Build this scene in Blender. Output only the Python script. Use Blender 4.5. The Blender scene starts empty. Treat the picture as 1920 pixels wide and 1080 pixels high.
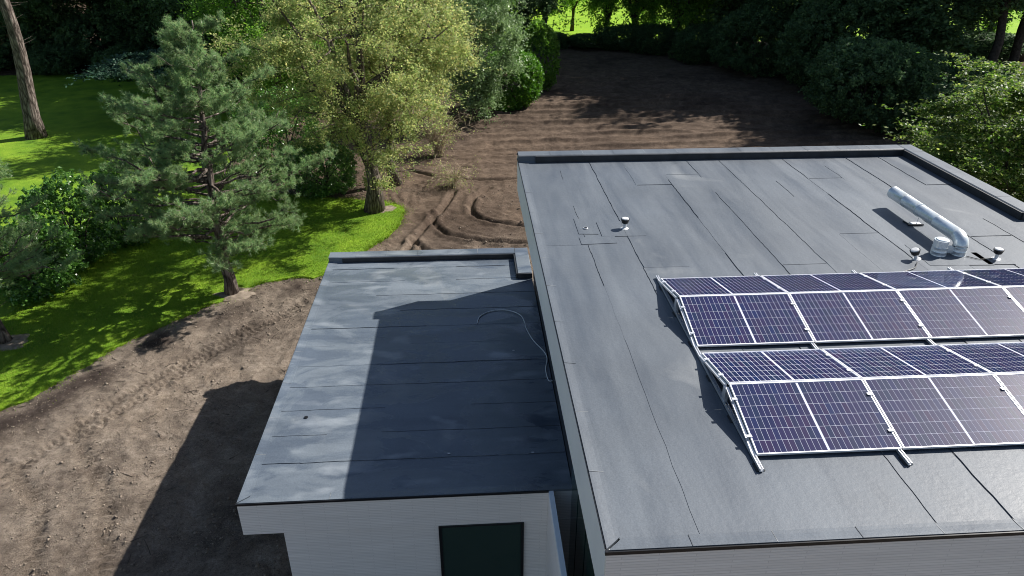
import bpy, math, random
import numpy as np
from mathutils import Vector, Matrix, Euler

# ------------------------------------------------------------------ camera, world, sun
scene = bpy.context.scene
R = math.radians
C = scene.collection

cam_d = bpy.data.cameras.new('camera')
cam_d.sensor_width = 36.0
cam_d.lens = 25.31
cam_d.clip_start = 0.1
cam_d.clip_end = 3000
cam = bpy.data.objects.new('camera', cam_d)
C.objects.link(cam)
cam.location = (0, 0, 14.6)
cam.rotation_euler = (R(62.593), 0, R(-3.539))
scene.camera = cam

SUN = Vector((1.06, 0.53, 1.0)).normalized()
world = bpy.data.worlds.new('World')
scene.world = world
world.use_nodes = True
wn = world.node_tree
wn.nodes.clear()
wo = wn.nodes.new('ShaderNodeOutputWorld')
bg = wn.nodes.new('ShaderNodeBackground')
sky = wn.nodes.new('ShaderNodeTexSky')
sky.sky_type = 'NISHITA'
sky.sun_disc = False
sky.sun_elevation = math.asin(SUN.z)
sky.sun_rotation = math.atan2(SUN.x, SUN.y)
sky.air_density = 1.0
sky.dust_density = 1.0
bg.inputs['Strength'].default_value = 0.062
wn.links.new(sky.outputs[0], bg.inputs[0])
wn.links.new(bg.outputs[0], wo.inputs[0])

sun_d = bpy.data.lights.new('sun', 'SUN')
sun_d.energy = 5.0
sun_d.angle = R(0.53)
sun_d.color = (1.0, 0.955, 0.89)
sun = bpy.data.objects.new('sun', sun_d)
C.objects.link(sun)
sun.location = (40, 25, 60)
sun.rotation_euler = SUN.to_track_quat('Z', 'Y').to_euler()

scene.view_settings.view_transform = 'Standard'
scene.view_settings.look = 'None'
scene.view_settings.exposure = 0.78
scene.view_settings.gamma = 1.0
scene.render.engine = 'CYCLES'
scene.cycles.filter_width = 1.0
scene.cycles.max_bounces = 6
scene.cycles.diffuse_bounces = 4
scene.cycles.glossy_bounces = 3
scene.cycles.transmission_bounces = 4
scene.cycles.transparent_max_bounces = 8

# ------------------------------------------------------------------ helpers: objects
def tag(o, label=None, cat=None, group=None, kind=None):
    if label: o['label'] = label
    if cat: o['category'] = cat
    if group: o['group'] = group
    if kind: o['kind'] = kind
    return o

def empty(name, loc=(0, 0, 0), rot=(0, 0, 0)):
    o = bpy.data.objects.new(name, None)
    o.empty_display_size = 0.2
    C.objects.link(o)
    o.location = loc
    o.rotation_euler = rot
    return o

def link(name, me, mat=None, parent=None, loc=None, rot=None):
    o = bpy.data.objects.new(name, me)
    C.objects.link(o)
    if mat is not None and len(me.materials) == 0:
        me.materials.append(mat)
    if parent is not None:
        o.parent = parent
    if loc is not None: o.location = loc
    if rot is not None: o.rotation_euler = rot
    return o

def mesh(name, V, F, smooth=False):
    """V: (n,3) array; F: array of quads / tris or list of mixed tuples."""
    me = bpy.data.meshes.new(name)
    V = np.asarray(V, dtype=np.float32)
    if isinstance(F, np.ndarray):
        n, k = F.shape
        me.vertices.add(len(V)); me.vertices.foreach_set('co', V.ravel())
        me.loops.add(n * k); me.loops.foreach_set('vertex_index', F.astype(np.int32).ravel())
        me.polygons.add(n)
        me.polygons.foreach_set('loop_start', np.arange(0, n * k, k, dtype=np.int32))
        me.update(calc_edges=True)
    else:
        me.from_pydata(V.tolist(), [], F)
        me.update()
    if smooth:
        me.polygons.foreach_set('use_smooth', np.ones(len(me.polygons), dtype=bool))
    return me

class MB:
    """collects pieces of one mesh"""
    def __init__(self):
        self.V = []; self.F = []; self.n = 0
    def add(self, V, F):
        V = np.asarray(V, dtype=float)
        self.V.append(V)
        self.F += [tuple(int(i) + self.n for i in f) for f in F]
        self.n += len(V)
    def box(self, x0, x1, y0, y1, z0, z1):
        V = [(x0, y0, z0), (x1, y0, z0), (x1, y1, z0), (x0, y1, z0), (x0, y0, z1), (x1, y0, z1), (x1, y1, z1), (x0, y1, z1)]
        self.add(V, [(3, 2, 1, 0), (4, 5, 6, 7), (0, 1, 5, 4), (1, 2, 6, 5), (2, 3, 7, 6), (3, 0, 4, 7)])
        return self
    def prism(self, poly, axis, a, b):
        """poly: 2D points (counter clockwise) extruded along axis from a to b"""
        n = len(poly)
        V = []
        for t in (a, b):
            for p in poly:
                q = list(p); q.insert({'x': 0, 'y': 1, 'z': 2}[axis], t); V.append(q)
        F = [tuple(range(n))[::-1], tuple(range(n, 2 * n))]
        for i in range(n):
            j = (i + 1) % n
            F.append((i, j, n + j, n + i))
        self.add(V, F)
        return self
    def tube(self, pts, rad, sides=8, cap=True):
        V, F = tube(pts, rad, sides, cap)
        self.add(V, F)
        return self
    def mesh(self, name, smooth=False):
        return mesh(name, np.concatenate(self.V), self.F, smooth)
    def build(self, name, mat, parent=None, loc=None, rot=None, smooth=False, bevel=0):
        me = self.mesh(name, smooth)
        o = link(name, me, mat, parent, loc, rot)
        if bevel:
            m = o.modifiers.new('bevel', 'BEVEL'); m.width = bevel; m.segments = 2; m.limit_method = 'ANGLE'
        return o

def tube(pts, rad, sides=8, cap=True):
    pts = np.asarray(pts, float); k = len(pts)
    rad = np.full(k, rad, float) if np.isscalar(rad) else np.asarray(rad, float)
    T = np.gradient(pts, axis=0); T /= np.linalg.norm(T, axis=1)[:, None] + 1e-9
    a = np.array([0, 0, 1.0]) if abs(T[0, 2]) < 0.8 else np.array([1.0, 0, 0])
    N = np.zeros_like(T)
    n0 = np.cross(T[0], a); n0 /= np.linalg.norm(n0)
    N[0] = n0
    for i in range(1, k):
        v = N[i - 1] - T[i] * np.dot(N[i - 1], T[i]); N[i] = v / (np.linalg.norm(v) + 1e-9)
    B = np.cross(T, N)
    th = np.arange(sides) * 2 * math.pi / sides
    ring = N[:, None, :] * np.cos(th)[None, :, None] + B[:, None, :] * np.sin(th)[None, :, None]
    V = (pts[:, None, :] + ring * rad[:, None, None]).reshape(-1, 3)
    F = []
    for i in range(k - 1):
        for j in range(sides):
            j2 = (j + 1) % sides
            F.append((i * sides + j, i * sides + j2, (i + 1) * sides + j2, (i + 1) * sides + j))
    if cap:
        F.append(tuple(range(sides))[::-1]); F.append(tuple((k - 1) * sides + j for j in range(sides)))
    return V, F

# ------------------------------------------------------------------ helpers: noise
_ng = np.random.RandomState(5).rand(256, 256)
def vnoise(x, y):
    xi = np.floor(x).astype(int); yi = np.floor(y).astype(int)
    fx = x - xi; fy = y - yi
    fx = fx * fx * (3 - 2 * fx); fy = fy * fy * (3 - 2 * fy)
    g = lambda a, b: _ng[a & 255, b & 255]
    return (g(xi, yi) * (1 - fx) + g(xi + 1, yi) * fx) * (1 - fy) + (g(xi, yi + 1) * (1 - fx) + g(xi + 1, yi + 1) * fx) * fy
def fbm(x, y, o=4):
    s = 0; a = 0.5
    for i in range(o):
        s = s + a * (vnoise(x + 17.3 * i, y + 9.1 * i) - 0.5); x = x * 2.03; y = y * 2.03; a *= 0.5
    return s

# ------------------------------------------------------------------ materials
def newmat(name):
    m = bpy.data.materials.new(name); m.use_nodes = True
    nt = m.node_tree
    return m, nt, nt.nodes['Principled BSDF']
def N(nt, t, **kw):
    n = nt.nodes.new(t)
    for k, v in kw.items():
        if k in n.inputs: n.inputs[k].default_value = v
        else: setattr(n, k, v)
    return n
def ramp(nt, src, stops):
    r = nt.nodes.new('ShaderNodeValToRGB')
    e = r.color_ramp.elements
    while len(e) < len(stops): e.new(0.5)
    for i, (p, c) in enumerate(stops):
        e[i].position = p; e[i].color = (*c, 1) if len(c) == 3 else c
    nt.links.new(src, r.inputs[0])
    return r
def mixc(nt, fac, a, b, mode='MIX'):
    m = nt.nodes.new('ShaderNodeMix'); m.data_type = 'RGBA'; m.blend_type = mode
    for s, v in ((m.inputs[0], fac), (m.inputs[6], a), (m.inputs[7], b)):
        if hasattr(v, 'is_linked') or hasattr(v, 'links'): nt.links.new(v, s)
        elif isinstance(v, tuple): s.default_value = (*v, 1) if len(v) == 3 else v
        else: s.default_value = v
    return m.outputs[2]
def pos(nt, scale=(1, 1, 1), obj=False):
    if obj:
        s = nt.nodes.new('ShaderNodeTexCoord').outputs['Object']
    else:
        s = nt.nodes.new('ShaderNodeNewGeometry').outputs['Position']
    mp = nt.nodes.new('ShaderNodeMapping'); mp.inputs['Scale'].default_value = scale
    nt.links.new(s, mp.inputs[0])
    return mp.outputs[0]
def noise(nt, vec, scale, detail=4, rough=0.55, dist=0.0):
    n = N(nt, 'ShaderNodeTexNoise', Scale=scale, Detail=detail, Roughness=rough, Distortion=dist)
    nt.links.new(vec, n.inputs['Vector'])
    return n.outputs['Fac']
def bump(nt, b, height, strength=0.3, dist=0.02):
    n = N(nt, 'ShaderNodeBump', Strength=strength, Distance=dist)
    nt.links.new(height, n.inputs['Height'])
    nt.links.new(n.outputs[0], b.inputs['Normal'])

def barkmat(name, c0, c1, sc=6.0):
    m, nt, b = newmat(name)
    p = pos(nt, (sc, sc, sc * 0.22), True)
    v = N(nt, 'ShaderNodeTexVoronoi', Scale=1.0, feature='DISTANCE_TO_EDGE'); nt.links.new(p, v.inputs['Vector'])
    nz = noise(nt, p, 2.2, 5, 0.7, 0.8)
    mu = N(nt, 'ShaderNodeMath', operation='MULTIPLY_ADD'); nt.links.new(v.outputs['Distance'], mu.inputs[0]); mu.inputs[1].default_value = 1.1; nt.links.new(nz, mu.inputs[2])
    r = ramp(nt, mu.outputs[0], [(0.45, tuple(c * 0.35 for c in c0)), (0.62, c0), (0.95, c1)])
    nt.links.new(r.outputs[0], b.inputs['Base Color'])
    b.inputs['Roughness'].default_value = 0.92; b.inputs['Specular IOR Level'].default_value = 0.12
    bump(nt, b, mu.outputs[0], 1.0, 0.08)
    return m
def leafmat(name, cols, trans=0.35, rough=0.5, sheen=0.3, bright=1.35):
    m, nt, b = newmat(name)
    g = nt.nodes.new('ShaderNodeNewGeometry')
    st = [(i / max(1, len(cols) - 1), c) for i, c in enumerate(cols)]
    r = ramp(nt, g.outputs['Random Per Island'], st)
    p = pos(nt)
    nz = noise(nt, p, 0.9, 2)
    v = N(nt, 'ShaderNodeMapRange'); nt.links.new(nz, v.inputs[0])
    v.inputs[1].default_value = 0.3; v.inputs[2].default_value = 0.7; v.inputs[3].default_value = 0.72; v.inputs[4].default_value = 1.28
    hs = N(nt, 'ShaderNodeHueSaturation'); nt.links.new(r.outputs[0], hs.inputs['Color']); nt.links.new(v.outputs[0], hs.inputs['Value'])
    nt.links.new(hs.outputs[0], b.inputs['Base Color'])
    b.inputs['Roughness'].default_value = rough
    b.inputs['Specular IOR Level'].default_value = sheen
    t = N(nt, 'ShaderNodeBsdfTranslucent')
    hs2 = N(nt, 'ShaderNodeHueSaturation', Saturation=1.1, Value=bright); nt.links.new(hs.outputs[0], hs2.inputs['Color'])
    nt.links.new(hs2.outputs[0], t.inputs[0])
    mx = N(nt, 'ShaderNodeMixShader', Fac=trans)
    nt.links.new(b.outputs[0], mx.inputs[1]); nt.links.new(t.outputs[0], mx.inputs[2])
    nt.links.new(mx.outputs[0], nt.nodes['Material Output'].inputs[0])
    return m

M = {}
def felt(name, tone, streak, dust=0.66, wet=False):
    m, nt, b = newmat(name)
    p = pos(nt)
    oi = nt.nodes.new('ShaderNodeObjectInfo')
    n1 = noise(nt, p, 0.35, 5, 0.6)
    n2 = noise(nt, pos(nt, streak), 1.0, 5, 0.65, 0.4)
    n3 = noise(nt, p, 45, 3)
    c0 = tuple(x * 0.86 for x in tone); c1 = tuple(x * 1.14 for x in tone)
    a = ramp(nt, n1, [(0.3, c0), (0.7, c1)]).outputs[0]
    s = ramp(nt, n2, [(0.34, (0.78, 0.8, 0.83)), (0.5, (1, 1, 1)), (0.68, (1.18, 1.17, 1.15))]).outputs[0]
    a = mixc(nt, 1.0, a, s, 'MULTIPLY')
    o = ramp(nt, oi.outputs['Random'], [(0, (0.955, 0.96, 0.965)), (1, (1.04, 1.04, 1.035))]).outputs[0]
    a = mixc(nt, 1.0, a, o, 'MULTIPLY')
    # pale dust dried in puddles
    d = noise(nt, pos(nt, (1, 1, 1)), 0.55, 4, 0.5, 0.7)
    dm = ramp(nt, d, [(dust, (0, 0, 0)), (dust + .12, (0.30, 0.30, 0.30)), (dust + .2, (0.5, 0.5, 0.5))]).outputs[0]
    a = mixc(nt, dm, a, (0.30, 0.31, 0.31))
    g = ramp(nt, n3, [(0.35, (0.9, 0.9, 0.9)), (0.65, (1.1, 1.1, 1.1))]).outputs[0]
    a = mixc(nt, 1.0, a, g, 'MULTIPLY')
    nt.links.new(a, b.inputs['Base Color'])
    rr = ramp(nt, n2, [(0.3, (0.46,) * 3), (0.7, (0.62,) * 3)]).outputs[0]
    if wet:   # thin film of water left on the low roof
        wn_ = noise(nt, pos(nt, (0.55, 1.1, 1)), 0.9, 5, 0.6, 0.9)
        wm = ramp(nt, wn_, [(0.44, (0, 0, 0)), (0.56, (1, 1, 1))]).outputs[0]
        rr = mixc(nt, wm, rr, (0.16, 0.16, 0.16))
        a = mixc(nt, wm, a, mixc(nt, 1.0, a, (0.72, 0.74, 0.78), 'MULTIPLY'))
        sc_ = noise(nt, pos(nt, (0.9, 2.2, 1)), 0.8, 3, 0.45, 0.2)
        a = mixc(nt, ramp(nt, sc_, [(0.60, (0, 0, 0)), (0.74, (0.5, 0.5, 0.5))]).outputs[0], a, (0.30, 0.33, 0.36))  # pale patches painted in to strengthen the sky reflection of the wet film
        nt.links.new(a, b.inputs['Base Color'])
    nt.links.new(rr, b.inputs['Roughness'])
    b.inputs['Specular IOR Level'].default_value = 0.5
    h = noise(nt, p, 12, 4, 0.6)
    bump(nt, b, h, 0.18, 0.02)
    return m
M['felt'] = felt('grey_felt', (0.086, 0.101, 0.121), (1.6, 0.22, 1))
M['felt_left'] = felt('grey_felt_low', (0.124, 0.148, 0.176), (0.25, 1.5, 1), 0.575, True)

def plain(name, col, rough=0.5, metal=0.0, spec=0.5, nscale=None, namp=0.15, bumps=None):
    m, nt, b = newmat(name)
    b.inputs['Roughness'].default_value = rough
    b.inputs['Metallic'].default_value = metal
    b.inputs['Specular IOR Level'].default_value = spec
    if nscale:
        f = noise(nt, pos(nt), nscale, 4)
        a = ramp(nt, f, [(0.3, tuple(c * (1 - namp) for c in col)), (0.7, tuple(min(1, c * (1 + namp)) for c in col))])
        nt.links.new(a.outputs[0], b.inputs['Base Color'])
        if bumps: bump(nt, b, f, bumps, 0.02)
    else:
        b.inputs['Base Color'].default_value = (*col, 1)
    return m
M['bead'] = plain('bitumen_bead', (0.056, 0.064, 0.075), 0.55, nscale=3, namp=0.45)
M['bead_pale'] = plain('bitumen_bead_dusty', (0.22, 0.235, 0.245), 0.5, nscale=4, namp=0.45)
M['trim'] = plain('black_metal_trim', (0.012, 0.013, 0.015), 0.35)
M['black'] = plain('black_plastic', (0.01, 0.01, 0.011), 0.4)
M['alu'] = plain('bare_aluminium', (0.80, 0.81, 0.83), 0.38, 0.75, nscale=20, namp=0.06)
M['panel_frame'] = plain('silver_panel_frame', (0.82, 0.83, 0.86), 0.42, 0.25)
M['backsheet'] = plain('white_backsheet', (0.66, 0.68, 0.80), 0.6, spec=0.0)
M['pale_pipe'] = plain('pale_pipe', (0.62, 0.63, 0.64), 0.45)
M['cable'] = plain('pale_cable', (0.6, 0.62, 0.64), 0.45)
M['dark_wall'] = plain('charcoal_wall', (0.03, 0.034, 0.04), 0.45, nscale=3, namp=0.4)
M['dark_glass'] = plain('dark_glass', (0.030, 0.055, 0.047), 0.06, spec=0.6)
M['rubber'] = plain('rubber_mat', (0.02, 0.02, 0.022), 0.7)

def mk_galv():
    m, nt, b = newmat('galvanised_steel')
    v = N(nt, 'ShaderNodeTexVoronoi', Scale=26.0)
    nt.links.new(pos(nt), v.inputs['Vector'])
    r = ramp(nt, v.outputs['Color'], [(0.1, (0.62, 0.68, 0.71)), (0.9, (0.76, 0.80, 0.82))])
    nt.links.new(r.outputs[0], b.inputs['Base Color'])
    b.inputs['Metallic'].default_value = 0.55
    b.inputs['Roughness'].default_value = 0.34
    return m
M['galv'] = mk_galv()

def mk_cell():
    m, nt, b = newmat('solar_cell')
    oi = nt.nodes.new('ShaderNodeObjectInfo')
    g = nt.nodes.new('ShaderNodeNewGeometry')
    ad = N(nt, 'ShaderNodeMath', operation='ADD'); nt.links.new(oi.outputs['Random'], ad.inputs[0]); nt.links.new(g.outputs['Random Per Island'], ad.inputs[1])
    fr = N(nt, 'ShaderNodeMath', operation='FRACT'); nt.links.new(ad.outputs[0], fr.inputs[0])
    r = ramp(nt, fr.outputs[0], [(0, (0.012, 0.018, 0.070)), (0.3, (0.021, 0.020, 0.074)), (0.55, (0.014, 0.025, 0.068)), (0.8, (0.028, 0.020, 0.068)), (1, (0.012, 0.022, 0.082))])
    # slow tint drift over the array, as anti-reflective coatings show
    f = noise(nt, pos(nt), 1.1, 2)
    r2 = ramp(nt, f, [(0.3, (0.85, 1.0, 1.08)), (0.5, (1, 1, 1)), (0.7, (1.2, 1.0, 1.0))])
    c = mixc(nt, 1.0, r.outputs[0], r2.outputs[0], 'MULTIPLY')
    nt.links.new(c, b.inputs['Base Color'])
    b.inputs['Roughness'].default_value = 0.38
    b.inputs['Specular IOR Level'].default_value = 0.038
    return m
M['cell'] = mk_cell()

def mk_glass():
    m, nt, b = newmat('panel_glass')
    t = N(nt, 'ShaderNodeBsdfTransparent')
    gl = N(nt, 'ShaderNodeBsdfGlossy', Roughness=0.065)
    gl.inputs[0].default_value = (1, 1, 1, 1)
    lw = N(nt, 'ShaderNodeLayerWeight', Blend=0.5)
    pw = N(nt, 'ShaderNodeMath', operation='POWER'); nt.links.new(lw.outputs['Facing'], pw.inputs[0]); pw.inputs[1].default_value = 5.0
    fr = N(nt, 'ShaderNodeMath', operation='MULTIPLY_ADD'); nt.links.new(pw.outputs[0], fr.inputs[0]); fr.inputs[1].default_value = 0.95; fr.inputs[2].default_value = 0.032
    mx = N(nt, 'ShaderNodeMixShader')
    nt.links.new(fr.outputs[0], mx.inputs[0]); nt.links.new(t.outputs[0], mx.inputs[1]); nt.links.new(gl.outputs[0], mx.inputs[2])
    nt.links.new(mx.outputs[0], nt.nodes['Material Output'].inputs[0])
    return m
M['glass'] = mk_glass()

def mk_stone():
    m, nt, b = newmat('pale_ledge_brick')
    # long thin courses: brick texture driven by distance along the wall and height
    g = nt.nodes.new('ShaderNodeNewGeometry')
    sx = N(nt, 'ShaderNodeSeparateXYZ'); nt.links.new(g.outputs['Position'], sx.inputs[0])
    su = N(nt, 'ShaderNodeMath', operation='ADD'); nt.links.new(sx.outputs[0], su.inputs[0]); nt.links.new(sx.outputs[1], su.inputs[1])
    cb = N(nt, 'ShaderNodeCombineXYZ'); nt.links.new(su.outputs[0], cb.inputs[0]); nt.links.new(sx.outputs[2], cb.inputs[1])
    br = N(nt, 'ShaderNodeTexBrick')
    br.inputs['Scale'].default_value = 1.0
    br.inputs['Mortar Size'].default_value = 0.006
    br.inputs['Brick Width'].default_value = 0.9; br.inputs['Row Height'].default_value = 0.045
    br.inputs['Color1'].default_value = (0.87, 0.835, 0.79, 1); br.inputs['Color2'].default_value = (0.92, 0.89, 0.85, 1); br.inputs['Mortar'].default_value = (0.76, 0.73, 0.69, 1)
    br.inputs['Bias'].default_value = 0.1
    nt.links.new(cb.outputs[0], br.inputs['Vector'])
    f = noise(nt, pos(nt, (0.9, 0.9, 22)), 1.3, 5)
    r = ramp(nt, f, [(0.3, (0.90, 0.89, 0.88)), (0.7, (1.04, 1.03, 1.02))])
    c = mixc(nt, 1.0, br.outputs['Color'], r.outputs[0], 'MULTIPLY')
    nt.links.new(c, b.inputs['Base Color'])
    b.inputs['Roughness'].default_value = 0.8
    bump(nt, b, c, 0.5, 0.012)
    return m
M['stone'] = mk_stone()
M['side_fascia'] = plain('pale_fascia_board', (0.90, 0.92, 0.93), 0.45, nscale=1.7, namp=0.04)

def mk_soil():
    m, nt, b = newmat('dry_soil')
    p = pos(nt)
    n1 = noise(nt, p, 0.16, 5, 0.62, 0.5)
    n2 = noise(nt, p, 1.3, 6, 0.7, 0.6)
    n3 = noise(nt, p, 9, 6, 0.72)
    a = ramp(nt, n2, [(0.28, (0.11, 0.088, 0.070)), (0.48, (0.175, 0.143, 0.114)), (0.70, (0.275, 0.230, 0.186))]).outputs[0]
    k = ramp(nt, n1, [(0.34, (0.62, 0.60, 0.60)), (0.5, (1, 1, 1)), (0.68, (1.15, 1.13, 1.1))]).outputs[0]
    a = mixc(nt, 1.0, a, k, 'MULTIPLY')
    d = ramp(nt, n3, [(0.3, (0.62, 0.60, 0.59)), (0.5, (1, 1, 1)), (0.75, (1.2, 1.18, 1.16))]).outputs[0]
    a = mixc(nt, 1.0, a, d, 'MULTIPLY')
    d2 = ramp(nt, noise(nt, p, 34, 4, 0.8), [(0.34, (0.45, 0.43, 0.42)), (0.5, (1, 1, 1)), (0.68, (1.32, 1.3, 1.28))]).outputs[0]
    a = mixc(nt, 1.0, a, d2, 'MULTIPLY')
    # the field behind the house is dug over: browner, moister earth
    g = nt.nodes.new('ShaderNodeNewGeometry')
    sx = N(nt, 'ShaderNodeSeparateXYZ'); nt.links.new(g.outputs['Position'], sx.inputs[0])
    mr = N(nt, 'ShaderNodeMapRange'); nt.links.new(sx.outputs[1], mr.inputs[0])
    mr.inputs[1].default_value = 28; mr.inputs[2].default_value = 36
    a = mixc(nt, mr.outputs[0], a, mixc(nt, 1.0, a, (0.60, 0.53, 0.49), 'MULTIPLY'))
    da = N(nt, 'ShaderNodeAttribute', attribute_name='damp')
    a = mixc(nt, da.outputs['Fac'], a, mixc(nt, 1.0, a, (0.28, 0.26, 0.27), 'MULTIPLY'))
    nt.links.new(a, b.inputs['Base Color'])
    b.inputs['Roughness'].default_value = 0.95
    b.inputs['Specular IOR Level'].default_value = 0.15
    h = noise(nt, p, 22, 6, 0.75)
    bump(nt, b, h, 0.9, 0.06)
    return m
M['soil'] = mk_soil()

def mk_grass(name, c0, c1, c2):
    m, nt, b = newmat(name)
    p = pos(nt)
    n1 = noise(nt, p, 0.5, 5, 0.6)
    n2 = noise(nt, pos(nt, (1, 1, 1)), 14, 4, 0.7)
    a = ramp(nt, n1, [(0.3, c0), (0.5, c1), (0.72, c2)]).outputs[0]
    d = ramp(nt, n2, [(0.3, (0.62, 0.64, 0.62)), (0.7, (1.2, 1.18, 1.2))]).outputs[0]
    a = mixc(nt, 1.0, a, d, 'MULTIPLY')
    n4 = noise(nt, p, 2.3, 4, 0.7, 0.6)
    a = mixc(nt, ramp(nt, n4, [(0.60, (0, 0, 0)), (0.74, (0.6, 0.6, 0.6))]).outputs[0], a, (0.30, 0.31, 0.06))
    nt.links.new(a, b.inputs['Base Color'])
    b.inputs['Roughness'].default_value = 0.85
    b.inputs['Specular IOR Level'].default_value = 0.15
    bump(nt, b, n2, 0.8, 0.05)
    return m
M['lawn'] = mk_grass('lawn_grass', (0.075, 0.165, 0.014), (0.145, 0.265, 0.018), (0.235, 0.36, 0.026))
M['meadow'] = mk_grass('meadow_grass', (0.17, 0.32, 0.012), (0.23, 0.40, 0.016), (0.27, 0.43, 0.02))
M['litter'] = plain('leaf_litter', (0.075, 0.05, 0.033), 0.95, spec=0.1, nscale=3, namp=0.6, bumps=0.6)
M['blade'] = leafmat('grass_blade', [(0.07, 0.155, 0.014), (0.14, 0.26, 0.02), (0.23, 0.35, 0.03), (0.34, 0.36, 0.09)], 0.4, 0.6, 0.2, 1.1)
M['clod'] = plain('earth_clod', (0.21, 0.172, 0.137), 0.95, spec=0.1, nscale=5, namp=0.4)
M['bark_pine'] = barkmat('pine_bark', (0.125, 0.10, 0.086), (0.29, 0.245, 0.215), 5.0)
M['bark'] = barkmat('grey_bark', (0.13, 0.108, 0.088), (0.26, 0.22, 0.18), 7.0)
M['bark_dark'] = plain('dark_bark', (0.06, 0.05, 0.042), 0.9, spec=0.15, nscale=5, namp=0.5, bumps=0.6)
M['twig'] = plain('dry_twigs', (0.34, 0.27, 0.19), 0.85, spec=0.2, nscale=6, namp=0.35)
M['needle'] = leafmat('pine_needles', [(0.115, 0.215, 0.09), (0.18, 0.31, 0.13), (0.26, 0.385, 0.18), (0.33, 0.33, 0.16)], 0.42, 0.42, 0.5)
M['olive'] = leafmat('olive_leaves', [(0.17, 0.25, 0.08), (0.27, 0.345, 0.125), (0.37, 0.41, 0.17), (0.50, 0.45, 0.19)], 0.55, 0.5, 0.35)
M['silver'] = leafmat('silver_leaves', [(0.13, 0.22, 0.08), (0.20, 0.30, 0.12), (0.30, 0.40, 0.20)], 0.35, 0.4, 0.6)
M['laurel'] = leafmat('laurel_leaves', [(0.05, 0.13, 0.025), (0.09, 0.21, 0.04), (0.16, 0.30, 0.06)], 0.3, 0.28, 0.7)
M['dome'] = leafmat('dome_leaves', [(0.05, 0.14, 0.018), (0.08, 0.20, 0.024), (0.12, 0.25, 0.03)], 0.4, 0.4, 0.4)
M['green'] = leafmat('green_leaves', [(0.09, 0.19, 0.035), (0.15, 0.29, 0.05), (0.24, 0.38, 0.07)], 0.55, 0.5, 0.35)
M['dark'] = leafmat('dark_leaves', [(0.055, 0.10, 0.048), (0.09, 0.16, 0.07), (0.15, 0.235, 0.10)], 0.45, 0.55, 0.2)
M['yew'] = leafmat('blue_green_needles', [(0.03, 0.075, 0.045), (0.045, 0.10, 0.06), (0.06, 0.12, 0.075)], 0.2, 0.5, 0.3)
M['spray'] = leafmat('hornbeam_leaves', [(0.05, 0.11, 0.02), (0.10, 0.18, 0.032), (0.30, 0.36, 0.10)], 0.5, 0.5, 0.35)

# ------------------------------------------------------------------ the ground
LAWN = [(-60, 10), (-22, 13.5), (-18.5, 17.6), (-15.72, 20.27), (-15.01, 20.95), (-14.43, 22.28), (-13.85, 23.65), (-12.95, 24.93), (-12.04, 26.13), (-10.99, 27.3),
        (-10.3, 28.3), (-9.21, 29.4), (-8.1, 29.75), (-7.04, 29.5), (-6.0, 30.7), (-5.07, 32.63), (-4.05, 34.43), (-3.55, 36.75), (-3.75, 38.6), (-5.59, 39.4),
        (-8.2, 39.9), (-10.5, 40.4), (-13.5, 41.6), (-15.5, 46), (-17.5, 55), (-18.5, 66), (-17, 78.2), (-38, 78.8), (-62, 77)]
def densify(poly, step, amp, seed=0):
    rng = np.random.RandomState(seed); out = []
    for i in range(len(poly)):
        a = np.array(poly[i], float); b = np.array(poly[(i + 1) % len(poly)], float)
        L = np.linalg.norm(b - a); n = max(1, int(L / step))
        d = (b - a) / L; nn = np.array([-d[1], d[0]])
        for k in range(n):
            p = a + (b - a) * k / n
            out.append(p + nn * (fbm(np.array([p[0] * 1.7]), np.array([p[1] * 1.7]), 3)[0] * 2 * amp + rng.randn() * amp * 0.12))
    return np.array(out)
def smooth_poly(poly, it=2):
    P = [np.array(p, float) for p in poly]
    for _ in range(it):
        Q = []
        for i in range(len(P)):
            a, b = P[i], P[(i + 1) % len(P)]
            Q += [a * 0.75 + b * 0.25, a * 0.25 + b * 0.75]
        P = Q
    return P
LAWNP = densify(smooth_poly(LAWN), 0.16, 0.26)
def inside(poly, x, y):
    r = np.zeros(x.shape, bool); n = len(poly)
    for i in range(n):
        x0, y0 = poly[i]; x1, y1 = poly[(i + 1) % n]
        c = (y0 > y) != (y1 > y)
        with np.errstate(divide='ignore', invalid='ignore'):
            r ^= c & (x < (x1 - x0) * (y - y0) / (y1 - y0 + 1e-12) + x0)
    return r
LAWNC = [tuple(p) for p in smooth_poly(LAWN, 1)]

def seg_d(x, y, pts):
    """distance to a polyline and the distance run along it"""
    best = np.full(x.shape, 1e9); run = np.zeros(x.shape); acc = 0
    for (a, b) in zip(pts[:-1], pts[1:]):
        ax, ay = a; bx, by = b
        L2 = (bx - ax) ** 2 + (by - ay) ** 2; L = math.sqrt(L2)
        t = np.clip(((x - ax) * (bx - ax) + (y - ay) * (by - ay)) / L2, 0, 1)
        d = np.hypot(x - ax - t * (bx - ax), y - ay - t * (by - ay))
        k = d < best
        best = np.where(k, d, best); run = np.where(k, acc + t * L, run); acc += L
    return best, run
RUTS = [[(-0.9, 40.6), (-1.5, 38), (-2.6, 34.7), (-3.2, 32.0)],
        [(1.2, 41.0), (0.28, 39.68), (0.0, 38.3), (0.09, 37.4), (0.5, 36.4), (1.07, 35.9), (2.73, 35.08), (5.0, 34.6)],
        [(-2.1, 37.2), (-1.9, 35.6), (-1.2, 34.3), (0.6, 33.3), (3, 32.8)],
        [(-3.0, 33.6), (-2.2, 32.3), (-1.2, 31.2), (0.5, 30.5)],
        [(-4.0, 45), (-2.2, 43.5), (-0.5, 43), (2, 42.6), (5, 42.9)]]
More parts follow.
